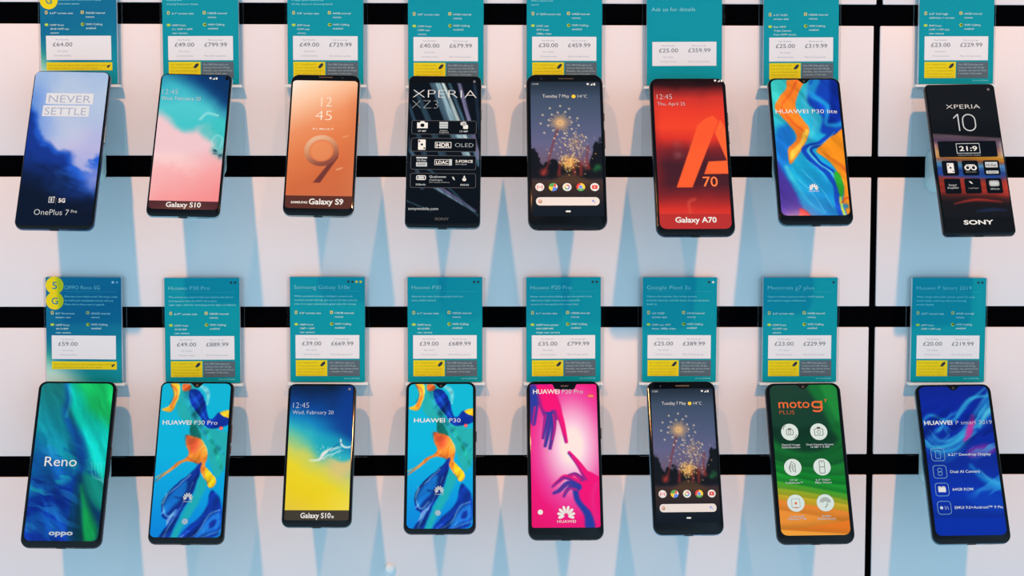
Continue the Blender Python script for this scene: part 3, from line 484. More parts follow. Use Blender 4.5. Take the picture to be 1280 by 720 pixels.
def ic_camera(F, x, y, r): return [F.at(x, y, r, [(-1, -.7), (1, -.7), (1, .5), (.5, .5), (.3, .8), (-.3, .8), (-.5, .5), (-1, .5)])], [circ(F.X(x), F.Y(y)-.08*r*F.W, .38*r*F.W, 20)]
def phone(name, label, c, W, H, roll, frame, scr, art, rad=.11, notch=None, glass_rad=None, buttons=(), extras=None, edge_metal=.6, ports=True):
    root = empty('smartphone', pose(c, roll)); tag(root, label, 'phone', 'dummy phones on the display wall')
    T = .0078; F = Face(W, H, root); R = rad*W
    fm = mat('frame_'+name, frame, .22, metal=edge_metal)
    rings = []
    for i in range(9):
        a = -PI/2+PI*i/8; ins = .0022*(1-math.cos(a)); z = -T/2+(T/2)*math.sin(a)*.96-.0002
        rings.append([(x, y, z) for x, y in rr(0, 0, W-2*ins, H-2*ins, R-ins)])
    MB().loft(rings).obj('body', fm, root, smooth=50)
    g = .0003
    MB().loft([[(x, y, z) for x, y in rr(0, 0, W-2*(g+i), H-2*(g+i), R-g-i)] for i, z in ((.0, -.0026), (.0001, -.0010), (.0005, -.0003), (.0011, 0))]).obj('front_glass', GLASS, root, smooth=50)
    x0, x1, y0, y1 = scr; nx = 104; ny = int(nx*H/W*(y1-y0)/(x1-x0))
    mb, ax, ay = sheet(W, H, x0, x1, y0, y1, max(rad-.035, .03) if glass_rad is None else glass_rad, .0001, nx, ny)
    so = mb.obj('screen', SCREEN, root); F.par = so
    A = Art(ax, ay, H/W); art(A); paint(so.data, A.c)
    zz = .00022
    if notch == 'drop':
        P = [(.5-.10, y0-.004), (.5+.10, y0-.004), (.5+.072, y0+.004), (.5+.050, y0+.014), (.5+.028, y0+.024), (.5, y0+.028), (.5-.028, y0+.024), (.5-.050, y0+.014), (.5-.072, y0+.004)]
        o = MB().prism(F.pg(P)[::-1], .0001, zz).obj('notch', GLASS, root)
        MB().loft([[(p[0], p[1], z) for p in F.circ(.5, y0+.012, q)] for q, z in ((.018, .0002), (.018, .0003), (.010, .0003))]).obj('camera_lens', mat('lens_glass', (58, 60, 52), .1, raw=True), o)
    elif notch == 'wide':
        P = [(.34, y0-.006), (.70, y0-.006), (.68, y0+.004), (.655, y0+.03), (.62, y0+.036), (.42, y0+.036), (.385, y0+.03), (.36, y0+.004)]
        o = MB().prism(F.pg(P)[::-1], .0001, zz).obj('notch', GLASS, root)
        MB().prism(F.ln([(.47, y0+.012), (.57, y0+.012)], .018), .0002, .0003).obj('earpiece', mat('grille', (50, 48, 52), .4, raw=True), o)
    elif notch == 'punch':
        MB().prism(F.circ(.93, .032, .028), .0001, zz).obj('camera_hole', GLASS, root)
    elif notch == 'bar':
        MB().prism(F.rr(.42, .62, .030, .036, .006), .0001, zz).obj('earpiece', mat('grille', (50, 48, 52), .4, raw=True), root)
        MB().prism(F.circ(.20, .034, .016), .0001, zz).obj('camera_lens', mat('lens_dim', (30, 34, 44), .1, raw=True), root)
    elif notch == 'slit':
        MB().prism(F.rr(.40, .60, .020, .026, .01), .0001, zz).obj('earpiece', mat('grille', (50, 48, 52), .4, raw=True), root)
        MB().prism(F.circ(.74, .026, .016), .0001, zz).obj('camera_lens', mat('lens_dim', (30, 34, 44), .1, raw=True), root)
    elif notch == 'dot':
        MB().loft([[(p[0], p[1], z) for p in F.circ(.90, .042, q)] for q, z in ((.018, .0001), (.018, zz), (.008, zz))]).obj('camera_lens', mat('lens_pale', (120, 126, 136), .2, raw=True), root)
    bm_ = mat('button_'+name, tuple(max(q-18, 4) for q in frame), .3, metal=edge_metal)
    for (sy, ya, yb) in buttons:
        xx = W/2*sy
        mb = MB(); mb.loft([[(xx+sy*d, F.Y((ya+yb)/2)+p, -T/2+q) for p, q in rr(0, 0, (yb-ya)*H, .0022, .0009)] for d in (-.0006, .0005)]); mb.obj('side_button', bm_, root)
    if ports:
        pm = mat('port_dark', (14, 14, 16), .6, raw=True)
        mb = MB(); mb.loft([[(p, -H/2-d, -T/2+q) for p, q in rr(0, 0, .0088, .0028, .0013)] for d in (-.0004, .0001)]); mb.obj('charging_port', pm, root)
        mb = MB()
        for k in range(5): mb.loft([[(.014+.0022*k+p, -H/2-d, -T/2+q) for p, q in circ(0, 0, .0007, 8)] for d in (-.0004, .0001)])
        mb.obj('speaker_grille', pm, root)
    if extras: extras(F)
    return root

def wifi_bits(F, x, y, s=1.):
    """small status marks: a fan, a signal wedge and a battery"""
    a = .016*s
    F.shape('status_icon', [F.at(x, y, a, [(0, -1), (1.2, .6), (.6, 1), (-.6, 1), (-1.2, .6)]), F.at(x+.045*s, y, a, [(-1, -1), (1, -1), (1, 1)]), F.at(x+.085*s, y, a, [(-.7, -1), (.7, -1), (.7, 1), (-.7, 1)])], 'w')

def ex_clouds(F):
    o = F.shape('slogan_box', [F.rr(.20, .81, .150, .220, .002), F.rr(.175, .775, .230, .300, .002)], mat('slogan_box_white', (214, 214, 246), .4, spec=.1), z=.00025)
    F.lettering([('NEVER', .235, .78, .210, .046, 'l', -.005), ('SETTLE', .20, .74, .290, .046, 'l', -.005)], parent=o)
    F.outline('emblem', [F.ring(.40, .47, .806, .843, .004, .009)], 's')
    F.lettering([('1', .424, .444, .836, .022, 's', .02), ('+', .45, .482, .818, .016, 's', .03), ('5G', .525, .61, .840, .024, 'w', .03), ('|', .49, .495, .842, .03, 'd'), ('OnePlus 7', .235, .675, .918, .034, 's', -.008), ('Pro', .70, .775, .903, .018, 's', 0)])
def ex_reef(F):
    F.lettering([('12:45', .055, .27, .155, .036, 's', -.02), ('Wed, February 20', .05, .59, .196, .025, 's', -.008), ('Galaxy S10', .265, .735, .941, .032, 'w', .022)])
    wifi_bits(F, .70, .035)
def ex_nine(F):
    F.lettering([('12', .455, .61, .238, .070, 'p', -.016), ('45', .385, .62, .336, .070, 'p', -.016), ('Fri, March 9', .36, .65, .405, .013, 'p', .01), ('SAMSUNG', .115, .345, .922, .014, 'w', .03), ('Galaxy S9', .365, .845, .927, .037, 'w', .025)])
def ex_streaks(F):
    F.lettering([('XPERIA', .065, .93, .155, .054, 'w', -.024), ('XZ3', .06, .41, .228, .056, 's', -.035), ('sonymobile.com', .045, .44, .893, .018, 's', .0), ('SONY', .40, .585, .957, .016, 'd', .02)])
    for (y0, y1) in ((.307, .400), (.424, .514), (.539, .632), (.655, .750)):
        t = F.shape('feature_panel', [F.rr(.06, .935, y0, y1, .03)], TILE, z=.00022)
        F.outline('panel_outline', [F.ring(.06, .935, y0, y1, .03, .007)], 'd', z=.00028, parent=t)
    o = F.shape('feature_icon', ic_camera(F, .206, .338, .072)[0], 'w'); F.shape('icon_mark', ic_camera(F, .206, .338, .072)[1]+[F.circ(.206, .3395, .012)], TILE, z=.00036, parent=o)
    F.shape('feature_icon', [F.rr(.435, .55, .317, .330, .004), F.rr(.435, .55, .333, .346, .004), F.rr(.435, .55, .349, .360, .004)], 's')
    F.shape('feature_icon', [F.rr(.72, .79, .318, .338, .01), F.circ(.765, .328, .034), F.rr(.755, .82, .335, .362, .012)], 'w')
    o = F.shape('feature_icon', [F.rr(.155, .255, .435, .503, .012)], 'w'); F.shape('icon_mark', [F.circ(.172, .447, .012), F.circ(.238, .492, .012), F.circ(.205, .468, .016)], TILE, z=.00036, parent=o)
    F.outline('feature_icon', [F.ring(.38, .60, .450, .490, .006, .008)], 'w'); F.outline('feature_icon', [F.ring(.38, .60, .565, .602, .004, .006)], 'w'); F.shape('feature_icon', [F.rr(.135, .28, .550, .560, .003), F.rr(.135, .28, .585, .612, .003)], 's'); F.shape('feature_icon', [F.rr(.575, .612, .563, .604, .002)], 's')
    F.outline('feature_icon', [F.ring(.14, .27, .670, .700, .02, .012)], 'w'); F.shape('feature_icon', [F.rr(.165, .245, .677, .693, .01)], 's'); F.shape('feature_icon', [F.circ(.78, .694, .026), F.at(.78, .690, .03, [(-.75, .0), (.75, .0), (0, 1.7)])], 'w'); F.shape('feature_icon', [F.at(.635, .688, .03, [(-.7, .8), (.2, .7), (.7, -.9), (.0, -.6)])], 's')
    F.lettering([('19 MP', .15, .26, .385, .012, 's', .01), ('Motion', .445, .545, .378, .009, 's'), ('Capture', .435, .56, .390, .009, 's'), ('13 MP', .71, .82, .385, .012, 's', .01), ('HDR', .40, .58, .483, .024, 'w', .03), ('OLED', .65, .895, .483, .026, 's', -.02), ('Hi-Res', .145, .27, .578, .013, 's', .01), ('AUDIO', .15, .265, .605, .012, 'k', .02), ('LDAC', .40, .565, .594, .020, 'w', .03), ('S-FORCE', .66, .89, .585, .017, 'w', .02), ('FRONT SURROUND', .66, .81, .600, .007, 's'), ('3330mAh', .135, .265, .735, .011, 's', .01), ('Qualcomm', .315, .535, .685, .014, 's', .01), ('snapdragon', .315, .49, .703, .009, 's'), ('845 Mobile Platform', .315, .585, .718, .008, 'g'), ('IP65/68', .73, .84, .735, .011, 's', .01)])
def ex_fireworks(F):
    F.lettering([('12:00', .08, .16, .075, .011, 's'), ('Tuesday 7 May', .21, .555, .160, .021, 'w', -.01), ('14', .665, .715, .160, .019, 'w', -.01), ('\u00b0C', .725, .785, .160, .019, 'w', -.01)])
    F.shape('sun_icon', [F.circ(.612, .152, .026)], 'y'); wifi_bits(F, .80, .071, 1.)
    cols = {'e': TINTS['e'], 'G': mat('icon_green', (40, 160, 80), .4), 'B': mat('icon_blue', (50, 120, 230), .4), 'Y': TINTS['y'], 'w': INKW}
    for k, x in enumerate((.155, .325, .50, .672, .85)):
        y = .741; r = .056
        d = F.shape('app_icon', [F.circ(x, y, r)], 'w')
        if k == 0:
            F.shape('icon_mark', [F.ln([(x-.030, y+.012), (x-.030, y-.010), (x, y+.003), (x+.030, y-.010), (x+.030, y+.012)], .012)], 'e', z=.00036, parent=d)
        elif k in (1, 3):
            for (a0, a1, q) in ((90, 210, 'e'), (210, 330, 'G'), (330, 450, 'Y')) if k == 3 else ((60, 170, 'G'), (170, 250, 'Y'), (250, 350, 'B')):
                P = [(0, 0)]+[(math.cos(math.radians(a0+(a1-a0)*i/8)), math.sin(math.radians(a0+(a1-a0)*i/8))) for i in range(9)]
                F.shape('icon_mark', [F.at(x, y, r, P)], cols[q], z=.00035, parent=d)
            if k == 3: F.shape('icon_mark', [F.circ(x, y, .027)], 'w', z=.00040, parent=d); F.shape('icon_mark', [F.circ(x, y, .021)], cols['B'], z=.00045, parent=d)
            else: F.shape('icon_mark', [F.at(x+.022, y-.010, .026, [(-.7, .3), (0, -1.2), (.7, .3), (0, .9)])], 'e', z=.00040, parent=d)
        elif k == 2:
            for j, q in enumerate(('e', 'Y', 'G', 'B')):
                a = PI/2*j; P = [(.62*math.cos(a+t), .62*math.sin(a+t)) for t in np.linspace(0, PI/2+.5, 7)]
                F.shape('icon_mark', [F.at(x, y, r, P)], cols[q], z=.00035, parent=d)
        else:
            F.shape('icon_mark', [F.rr(x-.035, x+.035, y-.012, y+.012, .012)], 'e', z=.00036, parent=d); F.shape('icon_mark', [F.at(x, y, .016, [(-.6, -.8), (.8, 0), (-.6, .8)])], 'w', z=.00041, parent=d)
    s_ = F.shape('search_bar', [F.rr(.105, .905, .805, .857, .05)], mat('search_bar_white', (222, 212, 214), .4)); F.outline('search_mark', [F.ring(.135, .180, .820, .843, .022, .009)], 'e', z=.00037, parent=s_)
    F.shape('search_mark', [F.rr(.815, .835, .822, .834, .008), F.circ(.845, .836, .008)], cols['B'], z=.00037, parent=s_); F.shape('search_mark', [F.rr(.150, .182, .832, .838, .004)], cols['G'], z=.00041, parent=s_)
    F.shape('home_button', [F.rr(.475, .54, .889, .899, .012)], 'w')
def ex_red(F):
    F.lettering([('12:45', .09, .285, .143, .033, 's', -.02), ('Thu, April 25', .09, .45, .183, .021, 's', -.012), ('70', .62, .81, .700, .060, 'r', .01), ('Galaxy A70', .245, .765, .923, .032, 'w', .025)])
    wifi_bits(F, .86, .022)
def ex_swirl(F):
    F.lettering([('HUAWEI', .075, .52, .252, .027, 'w', .006), ('P30 lite', .57, .915, .252, .027, 'w', -.005), ('HUAWEI', .435, .565, .787, .009, 'w')]); F.flower(.50, .765, .072)
def ex_cinema(F):
    F.lettering([('XPERIA', .265, .745, .172, .028, 'w', -.015), ('SONY', .29, .70, .934, .026, 'w', .03)])
    F.shape('large_figure', [F.pg([(.345, .232), (.403, .208), (.421, .208), (.421, .322), (.405, .322), (.405, .217), (.345, .241)])[::-1]], 's'); F.outline('large_figure', [F.ring(.465, .655, .208, .324, .095, .016)], 's')
    F.shape('feature_panel', [F.rr(.08, .895, .390, .495, .02)], TILE, z=.00022)
    F.outline('feature_icon', [F.ring(.33, .66, .405, .472, .004, .008)], 's'); F.lettering([('21:9', .37, .62, .455, .030, 'w', .015), ('CinemaWide display', .34, .66, .487, .009, 'g')])
    for y in (.568, .686):
        for x in (.21, .49, .785): F.shape('feature_panel', [F.rr(x-.112, x+.112, y-.049, y+.049, .025)], TILE, z=.00022)
    o = F.shape('feature_icon', [F.rr(.165, .26, .535, .600, .008)], 'w'); F.shape('icon_mark', [F.circ(.182, .547, .010), F.circ(.244, .589, .010), F.circ(.212, .566, .014)], TILE, z=.00036, parent=o)
    o = F.shape('feature_icon', [F.circ(.448, .566, .042), F.circ(.535, .566, .042), F.rr(.43, .552, .545, .560, .01)], 'w'); F.shape('icon_mark', [F.circ(.450, .567, .022), F.circ(.532, .567, .022)], TILE, z=.00036, parent=o)
    F.shape('feature_icon', [F.rr(.70, .87, .530, .566, .006)], 's'); F.shape('feature_icon', [F.rr(.70, .87, .588, .607, .004)], 's'); F.shape('feature_icon', [F.at(.465, .664, .028, [(-1, .9), (.2, .5), (1, -.8), (0, -.4)])], 'w')
    F.shape('feature_icon', [F.rr(.73, .845, .658, .684, .018)], 's'); F.outline('feature_icon', [F.ring(.72, .855, .653, .689, .022, .006)], 'w')
    F.lettering([('Hi-Res', .715, .855, .558, .016, 'k', .01), ('AUDIO', .715, .855, .604, .011, 'k', .01), ('Dual Camera', .42, .565, .598, .008, 'g'), ('Smart', .155, .265, .685, .013, 's'), ('Amplifier', .13, .29, .703, .013, 's'), ('snapdragon', .42, .565, .704, .009, 'g'), ('2870mAh', .725, .85, .712, .010, 's')])
def ex_aurora(F): F.lettering([('Reno', .195, .595, .522, .056, 'w', .0), ('oppo', .345, .64, .928, .028, 's', .03)])
def ex_ink(second):
    def f(F):
        if second: F.lettering([('HUAWEI', .125, .56, .276, .026, 'w', .014), ('P30', .62, .78, .276, .026, 'w', -.008)])
        else: F.lettering([('HUAWEI', .075, .46, .276, .026, 'w', .014), ('P30 Pro', .50, .81, .276, .026, 'w', -.008)])
        F.shape('round_mark', [F.circ(.865 if not second else .855, .298, .026)], 'e'); F.lettering([('NEW', (.85 if not second else .84), (.88 if not second else .87), .301, .006, 'w')], z=.0004)
        F.flower(.49, .728, .075, 's'); F.lettering([('HUAWEI', .43, .55, .752, .008, 's')])
        F.shape('fingerprint_mark', [F.circ(.475, .868, .042)], 'c'); F.outline('fingerprint_mark', [F.ring(.445, .505, .855, .881, .04, .006), F.ring(.458, .492, .861, .875, .03, .005)], 's', z=.0004)
    return f
def ex_beach(F):
    F.lettering([('12:45', .09, .32, .178, .038, 'b', -.02), ('Wed, February 20', .085, .68, .222, .026, 'b', -.012), ('Galaxy S10', .27, .70, .940, .034, 'w', .022), ('e', .71, .745, .940, .022, 'w', .02)])
def ex_hands(F):
    F.lettering([('HUAWEI', .09, .45, .086, .028, 'w', .014), ('P20 Pro', .485, .77, .086, .028, 's', -.005), ('HUAWEI', .385, .63, .899, .017, 'w', .0)]); F.flower(.505, .856, .135)
    F.shape('round_mark', [F.circ(.165, .833, .034)], 'w'); F.shape('oval_mark', [F.rr(.83, .915, .092, .110, .02)], 'o'); F.lettering([('Leica', .845, .90, .106, .008, 'w')], z=.0004)
def ex_ribbons(F):
    F.lettering([('moto', .158, .565, .163, .056, 'o', .006), ('7', .765, .80, .128, .018, 'o', .02), ('PLUS', .165, .36, .203, .026, 'o', -.025)])
    F.outline('letter_bowl', [F.ring(.590, .735, .120, .166, .072, .024)], 'o'); F.shape('letter_tail', [F.ln([(.723, .118), (.723, .165), (.716, .178), (.69, .185), (.64, .185), (.605, .180)], .024)], 'o')
    L = [(.275, .315, ('Optical Image', 'Stabilization')), (.655, .315, ('Dual Camera System', '16 MP + 5 MP')), (.275, .535, ('27 W', 'TurboPower\u2122')), (.655, .535, ('6.2" FHD+', 'Max Vision')), (.275, .755, ('Qualcomm\u00ae', 'Snapdragon\u2122 636')), (.655, .755, ('Dolby', 'Experiences'))]
    rows = []
    for k, (x, y, (a, b)) in enumerate(L):
        d = F.shape('feature_badge', [F.circ(x, y, .112, 36)], mat('badge_white', (214, 224, 222), .4, spec=.1))
        w = .24 if k != 1 else .37; wa = min(w, .018*len(a)+.03); wb = min(w, .018*len(b)+.03)
        rows += [(a, x-wa/2, x+wa/2, y+.085, .011, 's', .012), (b, x-wb/2, x+wb/2, y+.101, .011, 's', .012)]
        z = .00037; q = 'k'
        if k in (0, 1):
            s = .8 if k == 0 else 1
            F.outline('badge_icon', [F.ring(x-.058*s, x+.058*s, y-.02*s, y+.024*s, .014, .007), F.ring(x-.024*s, x+.024*s, y-.010*s, y+.015*s, .024, .006)], q, z, d); F.shape('badge_icon', [F.rr(x-.022, x+.022, y-.030*s, y-.021*s, .004)], q, z, parent=d)
            if k == 0: F.shape('badge_icon', [F.ln([(x+.050, y+.040), (x+.075, y+.032), (x+.085, y+.016)], .008), F.ln([(x-.050, y-.040), (x-.075, y-.032), (x-.085, y-.016)], .008)], q, z, parent=d)
        elif k == 2: F.shape('badge_icon', [F.ln([(x-.03, y+.030), (x-.045, y), (x-.01, y-.036), (x+.03, y-.02), (x+.03, y+.032)], .008), F.ln([(x-.01, y-.02), (x+.012, y), (x-.008, y+.004), (x+.01, y+.028)], .008), F.ln([(x-.05, y+.012), (x-.028, y-.012), (x-.012, y+.004)], .006)], q, z, parent=d)
        elif k == 3: F.outline('badge_icon', [F.ring(x-.036, x+.036, y-.040, y+.040, .014, .007)], q, z, d); F.shape('badge_icon', [F.ln([(x-.024, y), (x+.024, y)], .007), F.ln([(x-.012, y-.031), (x+.012, y-.031)], .006)], q, z, parent=d)
        elif k == 4: F.outline('badge_icon', [F.ring(x-.055, x+.055, y-.027, y+.027, .006, .006)], 'g', z, d); F.shape('badge_icon', [F.ln([(x-.03, y+.028), (x+.03, y+.028)], .01), F.rr(x-.014, x+.014, y-.006, y+.008, .004)], 'o', z, parent=d)
        else: F.shape('badge_icon', [F.ln([(x+r*math.cos(t), y-r*.47*math.sin(t)) for t in np.linspace(.1, 3.0, 9)], .007) for r in (.03, .048, .066)]+[F.ln([(x-.005, y+.03), (x+.03, y+.005)], .008)], 'k', z, parent=d)
    F.lettering(rows)
def ex_deep(F):
    F.lettering([('HUAWEI', .065, .43, .262, .025, 'w', .016), ('P smart 2019', .475, .945, .262, .025, 's', -.012), ('6.21" Dewdrop Display', .325, .88, .459, .016, 'b', .012), ('Dual AI Camera', .325, .705, .566, .016, 'b', .012), ('64GB ROM', .325, .59, .676, .016, 'b', .014), ('EMUI 9.0+Android\u2122 9 Pie', .325, .94, .788, .016, 'b', .012)])
    for k, y in enumerate((.450, .558, .668, .780)):
        x = .193; o = F.outline('feature_icon', [F.ring(x-.088, x+.088, y-.041, y+.041, .04, .006)], 'c')
        if k == 0: F.outline('icon_mark', [F.ring(x-.034, x+.034, y-.026, y+.026, .01, .006)], 'c', .0003, o)
        elif k == 1: F.outline('icon_mark', [F.ring(x-.03, x+.03, y-.024, y+.003, .03, .006), F.ring(x-.03, x+.03, y-.003, y+.024, .03, .006)], 'c', .0003, o)
        elif k == 2: F.shape('icon_mark', [F.rr(x-.048, x+.048, y-.013, y+.016, .006), F.rr(x-.048, x-.012, y-.019, y-.01, .004), F.rr(x+.0, x+.04, y-.019, y-.01, .004)], 'w', parent=o)
        else: F.shape('icon_mark', [F.circ(x-.035, y, .022, 6), F.ln([(x+.01, y-.01), (x+.012, y+.012), (x+.045, y-.008), (x+.05, y+.012)], .006)], 'b', parent=o)

Rb = ((1, .30, .36), (1, .42, .46))
PHONES = [
 ('a', 'phone with blue cloud wallpaper and two white slogan boxes', (-.3888, -.0622, -.1412), .0722, .1628, -.9, (70, 96, 132), (.022, .972, .010, .978), art_clouds, dict(rad=.10, buttons=((1, .33, .46),), extras=ex_clouds)),
 ('b', 'phone with teal and coral pink watercolour wallpaper', (-.2726, -.0588, -.1367), .0680, .1475, -1.3, (176, 190, 204), (.032, .965, .013, .955), art_reef, dict(rad=.09, notch='punch', extras=ex_reef)),
 ('c', 'phone with orange wallpaper showing a large figure 9', (-.1497, -.0586, -.1365), .0658, .1460, -.9, (196, 172, 172), (.034, .964, .048, .955), art_nine, dict(rad=.12, glass_rad=.05, notch='slit', buttons=((1, .27, .35),), extras=ex_nine)),
 ('d', 'black phone with diagonal light streaks and four dark feature panels', (-.0361, -.0610, -.1423), .0696, .1572, -.5, (150, 158, 170), (.025, .975, .05, .975), art_streaks, dict(rad=.085, notch='dot', buttons=((1, .22, .29),), extras=ex_streaks)),
 ('e', 'black phone with night fireworks wallpaper in the upper row', (.0781, -.0617, -.1421), .0732, .1602, .1, (16, 18, 24), (.055, .955, .052, .925), art_fireworks, dict(rad=.13, glass_rad=.02, notch='bar', buttons=((1, .25, .30), (1, .36, .48)), extras=ex_fireworks, edge_metal=0)),
 ('f', 'phone with red wallpaper showing a large orange letter A', (.1956, -.0623, -.1468), .0732, .1632, .2, (44, 66, 96), (.048, .952, .014, .962), art_red, dict(rad=.12, buttons=((1, .22, .30), (1, .34, .42)), extras=ex_red)),
 ('g', 'blue phone with swirling blue and orange paint wallpaper in the upper row', (.3071, -.0600, -.1416), .0697, .1526, .3, (104, 136, 160), (.042, .955, .016, .943), art_swirl, dict(rad=.11, notch='drop', extras=ex_swirl)),
 ('h', 'narrow black phone with colour band and seven dark feature tiles', (.4574, -.0612, -.1492), .0678, .1572, .8, (26, 34, 46), (.03, .97, .010, .985), art_cinema, dict(rad=.07, notch='dot', extras=ex_cinema, edge_metal=.2)),
 ('i', 'phone with green and blue wavy wallpaper at the far left of the lower row', (-.3889, -.0618, -.4360), .0750, .1610, -.6, (26, 40, 62), (.045, .955, .016, .962), art_aurora, dict(rad=.11, buttons=((1, .40, .47),), extras=ex_aurora, edge_metal=.3)),
 ('j', 'phone with cyan paint swirl wallpaper beside the green wavy phone', (-.2744, -.0611, -.4348), .0706, .1576, -.4, (22, 34, 50), (.030, .955, .016, .962), art_ink, dict(rad=.10, notch='drop', buttons=((1, .27, .38), (1, .40, .45)), extras=ex_ink(False), edge_metal=.3)),
 ('k', 'phone with navy to yellow beach wallpaper and white surf', (-.1545, -.0574, -.4291), .0657, .1400, -.3, (120, 140, 150), (.045, .955, .018, .955), art_beach, dict(rad=.11, glass_rad=.03, notch='dot', extras=ex_beach, edge_metal=.4)),
 ('l', 'phone with cyan paint swirl wallpaper beside the pink hands phone', (-.0401, -.0591, -.4313), .0677, .1482, 0, (18, 44, 72), (.046, .955, .018, .968), art_ink, dict(rad=.11, notch='drop', buttons=((1, .33, .40),), extras=ex_ink(True), edge_metal=.3)),
 ('m', 'black phone with pink wallpaper of two reaching hands', (.0776, -.0605, -.4336), .0709, .1547, .1, (14, 16, 22), (.050, .955, .024, .928), art_hands, dict(rad=.12, glass_rad=.03, notch='wide', buttons=((1, .30, .37),), extras=ex_hands, edge_metal=.2)),
 ('n', 'phone with night fireworks wallpaper in the lower row', (.1919, -.0595, -.4321), .0667, .1502, .4, (136, 164, 190), (.055, .955, .052, .925), art_fireworks, dict(rad=.13, glass_rad=.02, notch='bar', buttons=((1, .36, .48),), extras=ex_fireworks, edge_metal=0)),
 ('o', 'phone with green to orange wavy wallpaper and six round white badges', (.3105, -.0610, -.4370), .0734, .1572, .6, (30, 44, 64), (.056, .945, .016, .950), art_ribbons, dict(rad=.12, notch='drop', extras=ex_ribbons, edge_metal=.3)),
 ('p', 'phone with deep blue wallpaper and four outlined feature icons', (.4568, -.0608, -.4381), .0743, .1562, .7, (74, 128, 150), (.048, .950, .016, .950), art_deep, dict(rad=.11, notch='drop', extras=ex_deep, edge_metal=.3)),
]
for nm, lab, c, W, H, roll, fr, scr, art, kw in PHONES: phone(nm, lab, c, W, H, roll, fr, scr, art, **kw)

